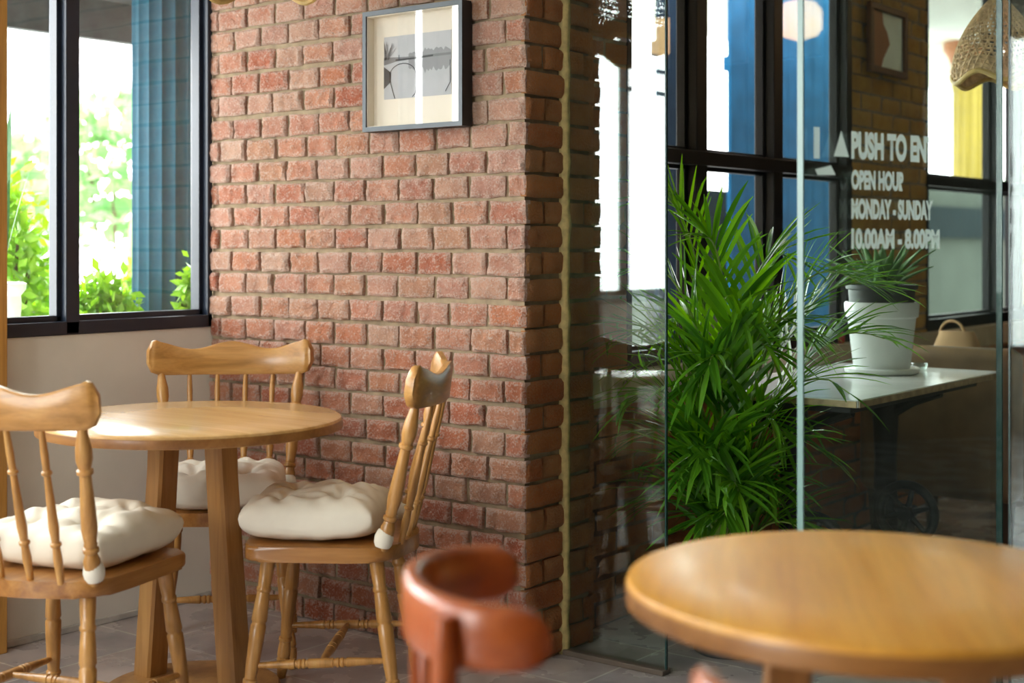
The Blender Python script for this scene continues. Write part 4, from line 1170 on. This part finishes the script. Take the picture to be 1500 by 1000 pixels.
def bush(name, label, cat, loc, rx, ry, z0, z1, n, ls, mat, group=None, seed=0, trunk=True):
    root = thing(name, label, cat, (loc[0], loc[1], -0.04), 0, group)
    rnd = random.Random(seed); mb = MB()
    for k in range(n):
        a = rnd.uniform(0, 2 * PI); cz = rnd.uniform(-1, 1); rr = rnd.uniform(0.45, 1.0) ** 0.5
        sn = math.sqrt(1 - cz * cz)
        lump = 0.82 + 0.30 * noise.noise(Vector((math.cos(a) * 2, math.sin(a) * 2, cz * 2)) + Vector((seed, 0, 0)))
        c = Vector((rx * rr * sn * math.cos(a) * lump, ry * rr * sn * math.sin(a) * lump, (z0 + z1) / 2 + (z1 - z0) / 2 * cz * rr * lump))
        d = Vector((rnd.uniform(-1, 1), rnd.uniform(-1, 1), rnd.uniform(-0.3, 1.0))).normalized()
        s = d.cross(Vector((rnd.uniform(-1, 1), rnd.uniform(-1, 1), rnd.uniform(-1, 1)))).normalized()
        L = ls * rnd.uniform(0.7, 1.3); W = L * 0.26; up = s.cross(d)
        v = [mb.bm.verts.new(c + q) for q in (Vector((0, 0, 0)), d * L * 0.5 + s * W - up * L * 0.05, d * L - up * L * 0.16, d * L * 0.5 - s * W - up * L * 0.05)]
        mb.bm.faces.new(v)
    mb.build('foliage', mat, root, smooth=False)
    if trunk:
        mb = MB()
        for k in range(4):
            a = rnd.uniform(0, 6.28); mb.sweep([(0.02 * math.cos(a), 0.02 * math.sin(a), 0), (rx * 0.3 * math.cos(a), ry * 0.3 * math.sin(a), z0 + 0.4 * (z1 - z0)), (rx * 0.5 * math.cos(a), ry * 0.5 * math.sin(a), z0 + 0.75 * (z1 - z0))], [0.02, 0.014, 0.006], 6)
        mb.build('stem', M['bark'], root)
    return root
def at(x, U):
    k = (x - 750) / F; Y = -U / (ST - CT * k); return Vector((U, Y * (ST * k + CT), Y))
for i, (x, U, rx, zt, lab) in enumerate([
    (150, -4.32, 0.17, 1.17, 'clipped light green shrub outside, filling the foot of the right window pane'),
    (228, -5.05, 0.19, 1.20, 'low green shrub outside at the foot of the teal pillar'),
    (290, -4.10, 0.085, 1.20, 'small yellow-green shrub outside in the lower right corner of the window'),
    (78, -5.2, 0.17, 1.16, 'light green shrub outside just left of the window mullion')]):
    q = at(x, U)
    bush('shrub', lab, 'shrub', (q.x, q.y), rx, rx * 1.15, 0.3, zt + 0.04, 2800, 0.052, M['hedge'], 'shrubs outside the left window', 30 + i)
q = at(-5, -4.75)
bush('tall_shrub', 'tall dense green shrub outside at the left edge of the window', 'shrub', (q.x, q.y), 0.24, 0.27, 0.2, 1.62, 2600, 0.06, M['hedge'], None, 50)
# pot on a stand outside with sword leaves
q = at(-2, -4.22)
pt = thing('garden_pot', 'white garden pot with long dark leaves outside at the left edge of the window', 'plant', (q.x, q.y, -0.04))
mb = MB(); mb.box(-0.07, 0.07, -0.07, 0.07, 0, 0.90, 0.01); mb.build('pedestal', M['ground'], pt, smooth=False)
mb = MB(); mb.lathe([(0.05, 0.90), (0.062, 0.91), (0.072, 1.05), (0.070, 1.075), (0.086, 1.095), (0.088, 1.115), (0.078, 1.12), (0.066, 1.10), (0.01, 1.09)], 32); mb.build('pot', M['white'], pt)
rnd = random.Random(8)
for k in range(5):
    mb = MB(); az = cdir(1, 0) + 0.4 + 2 * PI * k / 5
    blade(mb, Vector((0, 0, 1.09)), Vector((math.cos(az) * 0.2, math.sin(az) * 0.2, 1)), Vector((-math.sin(az), math.cos(az), 0)).cross(Vector((math.cos(az) * 0.2, math.sin(az) * 0.2, 1))), rnd.uniform(0.35, 0.66), 0.020, 0.06, 8)
    mb.build('leaf', M['darkleaf'], pt, smooth=False)
# hanging lantern outside
q = at(36, -7.2)
ln = thing('lantern', 'small terracotta lantern hanging outside, left of the window mullion', 'lantern', (q.x, q.y, 1.29))
mb = MB(); mb.lathe([(0.03, 0), (0.055, 0.02), (0.05, 0.13), (0.025, 0.17), (0.006, 0.21)], 18); mb.build('body', M['terra'], ln)
mb = MB(); mb.lathe([(0.003, 0.205), (0.003, 1.6)], 6); mb.build('cord', M['bark'], ln)
# trees further off
for i, (x, U, r, z0, z1, lab) in enumerate([
    (30, -11.0, 0.72, 0.9, 2.4, 'pale overexposed tree outside, left of the window mullion'),
    (175, -9.0, 0.70, 1.15, 2.6, 'pale overexposed tree outside, right of the window mullion'),
    (-45, -8.6, 0.62, 0.4, 2.3, 'pale leafy tree outside at the far left edge of the window')]):
    q = at(x, U)
    bush('tree', lab, 'tree', (q.x, q.y), r, r, z0, z1, 650, 0.16, M['tree'], 'pale trees outside the left window', 70 + i)
q = at(188, -6.3)
bl = thing('banana_plant', 'banana leaf hanging outside just left of the teal pillar', 'plant', (q.x, q.y, -0.04))
mb = MB(); mb.sweep([(0, 0, 0), (0.0, 0.05, 1.2), (0.03, 0.15, 2.3)], [0.07, 0.05, 0.02], 10); mb.build('stem', M['stalk'], bl)
mb = MB(); P = []
for j in range(11):
    tt = j / 10; ww = 0.11 * math.sin(PI * min(1, 0.1 + 0.9 * tt)) ** 0.7 + 0.001
    c = Vector((0.03, 0.15, 2.3)) + Vector((0.02, 0.05, 0.1)) * math.sin(PI * tt) * 3 + Vector((0, 0.0, -0.62 * tt))
    P.append([c + Vector((-ww * 0.6, -ww, 0)), c + Vector((0, 0, 0.02)), c + Vector((ww * 0.6, ww, 0))])
mb.grid(P); mb.build('leaf', M['hedge'], bl)

# ------------------------------------------------------------------ outside the far window
def board_panel(name, label, U, n0, n1, mat, z1=3.2):
    root = thing(name, label, 'panel', (U, n0, -0.04))
    mb = MB(); L = n1 - n0; k = max(1, round(L / 0.2))
    for j in range(k): mb.box(-0.03, 0, L * j / k + 0.002, L * (j + 1) / k - 0.002, 0, z1, 0.004)
    mb.build('board', mat, root, smooth=False)
    mb = MB(); mb.box(-0.06, -0.03, 0, L, 0.3, 0.4); mb.box(-0.06, -0.03, 0, L, 2.4, 2.5); mb.build('batten', mat, root, smooth=False)
mb = MB()
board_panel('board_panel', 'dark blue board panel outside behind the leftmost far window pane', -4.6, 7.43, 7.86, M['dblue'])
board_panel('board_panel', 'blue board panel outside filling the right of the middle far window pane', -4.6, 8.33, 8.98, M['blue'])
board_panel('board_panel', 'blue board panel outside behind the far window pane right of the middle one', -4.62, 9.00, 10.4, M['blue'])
yp = at(1424, -5.2)
yc = thing('fluted_column', 'bright yellow fluted column with an orange capital outside the far right window', 'pillar', (yp.x, yp.y, -0.04))
mb = MB(); secs = []
for z in (0.0, 3.0):
    ring = []
    for k in range(96):
        a = 2 * PI * k / 96; r = 0.200 - 0.018 * abs(math.sin(a * 8)) ** 0.6
        ring.append((r * math.cos(a), r * math.sin(a), z))
    secs.append(ring)
mb.loft(secs); mb.build('shaft', M['yellow'], yc, angle=60)
mb = MB(); mb.lathe([(0.2, 3.0), (0.23, 3.03), (0.21, 3.08), (0.25, 3.2), (0.29, 3.25), (0.29, 3.36)], 32); mb.build('capital', M['orange'], yc)
mb = MB(); mb.box(-4.76, -4.6, 10.5, 17.0, -0.04, 1.80, 0.006)
mb.box(-5.2, -5.05, 8.0, 9.9, -0.04, 1.60, 0.006)
pw = struct('wall_outer', mb, M['parapet'], smooth=False)
mb = MB(); mb.box(-4.6, -4.54, 10.5, 17.0, 1.27, 1.54, 0.004); mb.build('dark_band', M['dparapet'], pw, smooth=False)
mb = MB(); mb.box(-7.2, -4.9, 10.6, 19, 3.30, 3.45)
struct('trim_6', mb, plain('porch_soffit', (0.55, 0.5, 0.42), 0.8), smooth=False)
for i, (x, U, r, z0, z1, lab) in enumerate([
    (1440, -8.5, 0.8, 0.8, 2.6, 'pale leafy tree outside beyond the yellow column'),
    (945, -7.0, 0.7, 0.4, 1.55, 'green tree outside the far window, left of the palm')]):
    q = at(x, U)
    bush('tree', lab, 'tree', (q.x, q.y), r, r, z0, z1, 900, 0.13, M['tree'], 'trees outside the far window', 90 + i)

# ------------------------------------------------------------------ light: white overcast sky through the windows
W = bpy.data.worlds.new('sky'); sc.world = W; W.use_nodes = True
nt = W.node_tree
bg_ = nt.nodes['Background']
tcw = nt.nodes.new('ShaderNodeTexCoord'); sx = nt.nodes.new('ShaderNodeSeparateXYZ')
rp = ramp(nt, [(0.42, (0.55, 0.57, 0.55)), (0.52, (1.0, 1.0, 0.98)), (1.0, (0.92, 0.97, 1.0))])
mp_ = nt.nodes.new('ShaderNodeMath'); mp_.operation = 'MULTIPLY_ADD'; mp_.inputs[1].default_value = 0.5; mp_.inputs[2].default_value = 0.5
nt.links.new(tcw.outputs['Generated'], sx.inputs[0]); nt.links.new(sx.outputs['Z'], mp_.inputs[0])
nt.links.new(mp_.outputs[0], rp.inputs['Fac']); nt.links.new(rp.outputs['Color'], bg_.inputs['Color'])
bg_.inputs['Strength'].default_value = 1.0

def portal(name, loc, rot, sx_, sy_):
    l = bpy.data.lights.new(name, 'AREA'); l.shape = 'RECTANGLE'; l.size = sx_; l.size_y = sy_
    l.cycles.is_portal = True
    o = bpy.data.objects.new(name, l); COL.objects.link(o); o.location = loc; o.rotation_euler = rot
    return o
portal('daylight_left', (UW - 0.16, 0.5, 1.72), (0, -PI / 2, 0), 1.6, 5.4)
portal('daylight_near', (-2.45, -2.62, 1.55), (-PI / 2, 0, PI), 1.7, 2.1)
portal('daylight_far', (UF - 0.17, 6.0, 1.68), (0, -PI / 2, 0), 1.75, 4.4)

# ------------------------------------------------------------------ camera
cam = bpy.data.cameras.new('camera'); co = bpy.data.objects.new('camera', cam); COL.objects.link(co)
cam.sensor_width = 36; cam.lens = 50
cam.shift_y = -140 / 1500
co.location = (0, 0, 1.2)
co.rotation_euler = (PI / 2, 0, math.atan2(ST, CT))
cam.clip_start = 0.05
cam.dof.use_dof = True; cam.dof.focus_distance = 4.0; cam.dof.aperture_fstop = 2.4
sc.camera = co

sc.view_settings.view_transform = 'Standard'; sc.view_settings.look = 'None'
sc.view_settings.gamma = 1.0; sc.view_settings.use_curve_mapping = False
sc.view_settings.exposure = 3.9
sc.cycles.use_denoising = True
sc.cycles.max_bounces = 10; sc.cycles.diffuse_bounces = 5; sc.cycles.glossy_bounces = 5; sc.cycles.transparent_max_bounces = 32
sc.cycles.sample_clamp_indirect = 8.0
sc.cycles.caustics_reflective = False; sc.cycles.caustics_refractive = False
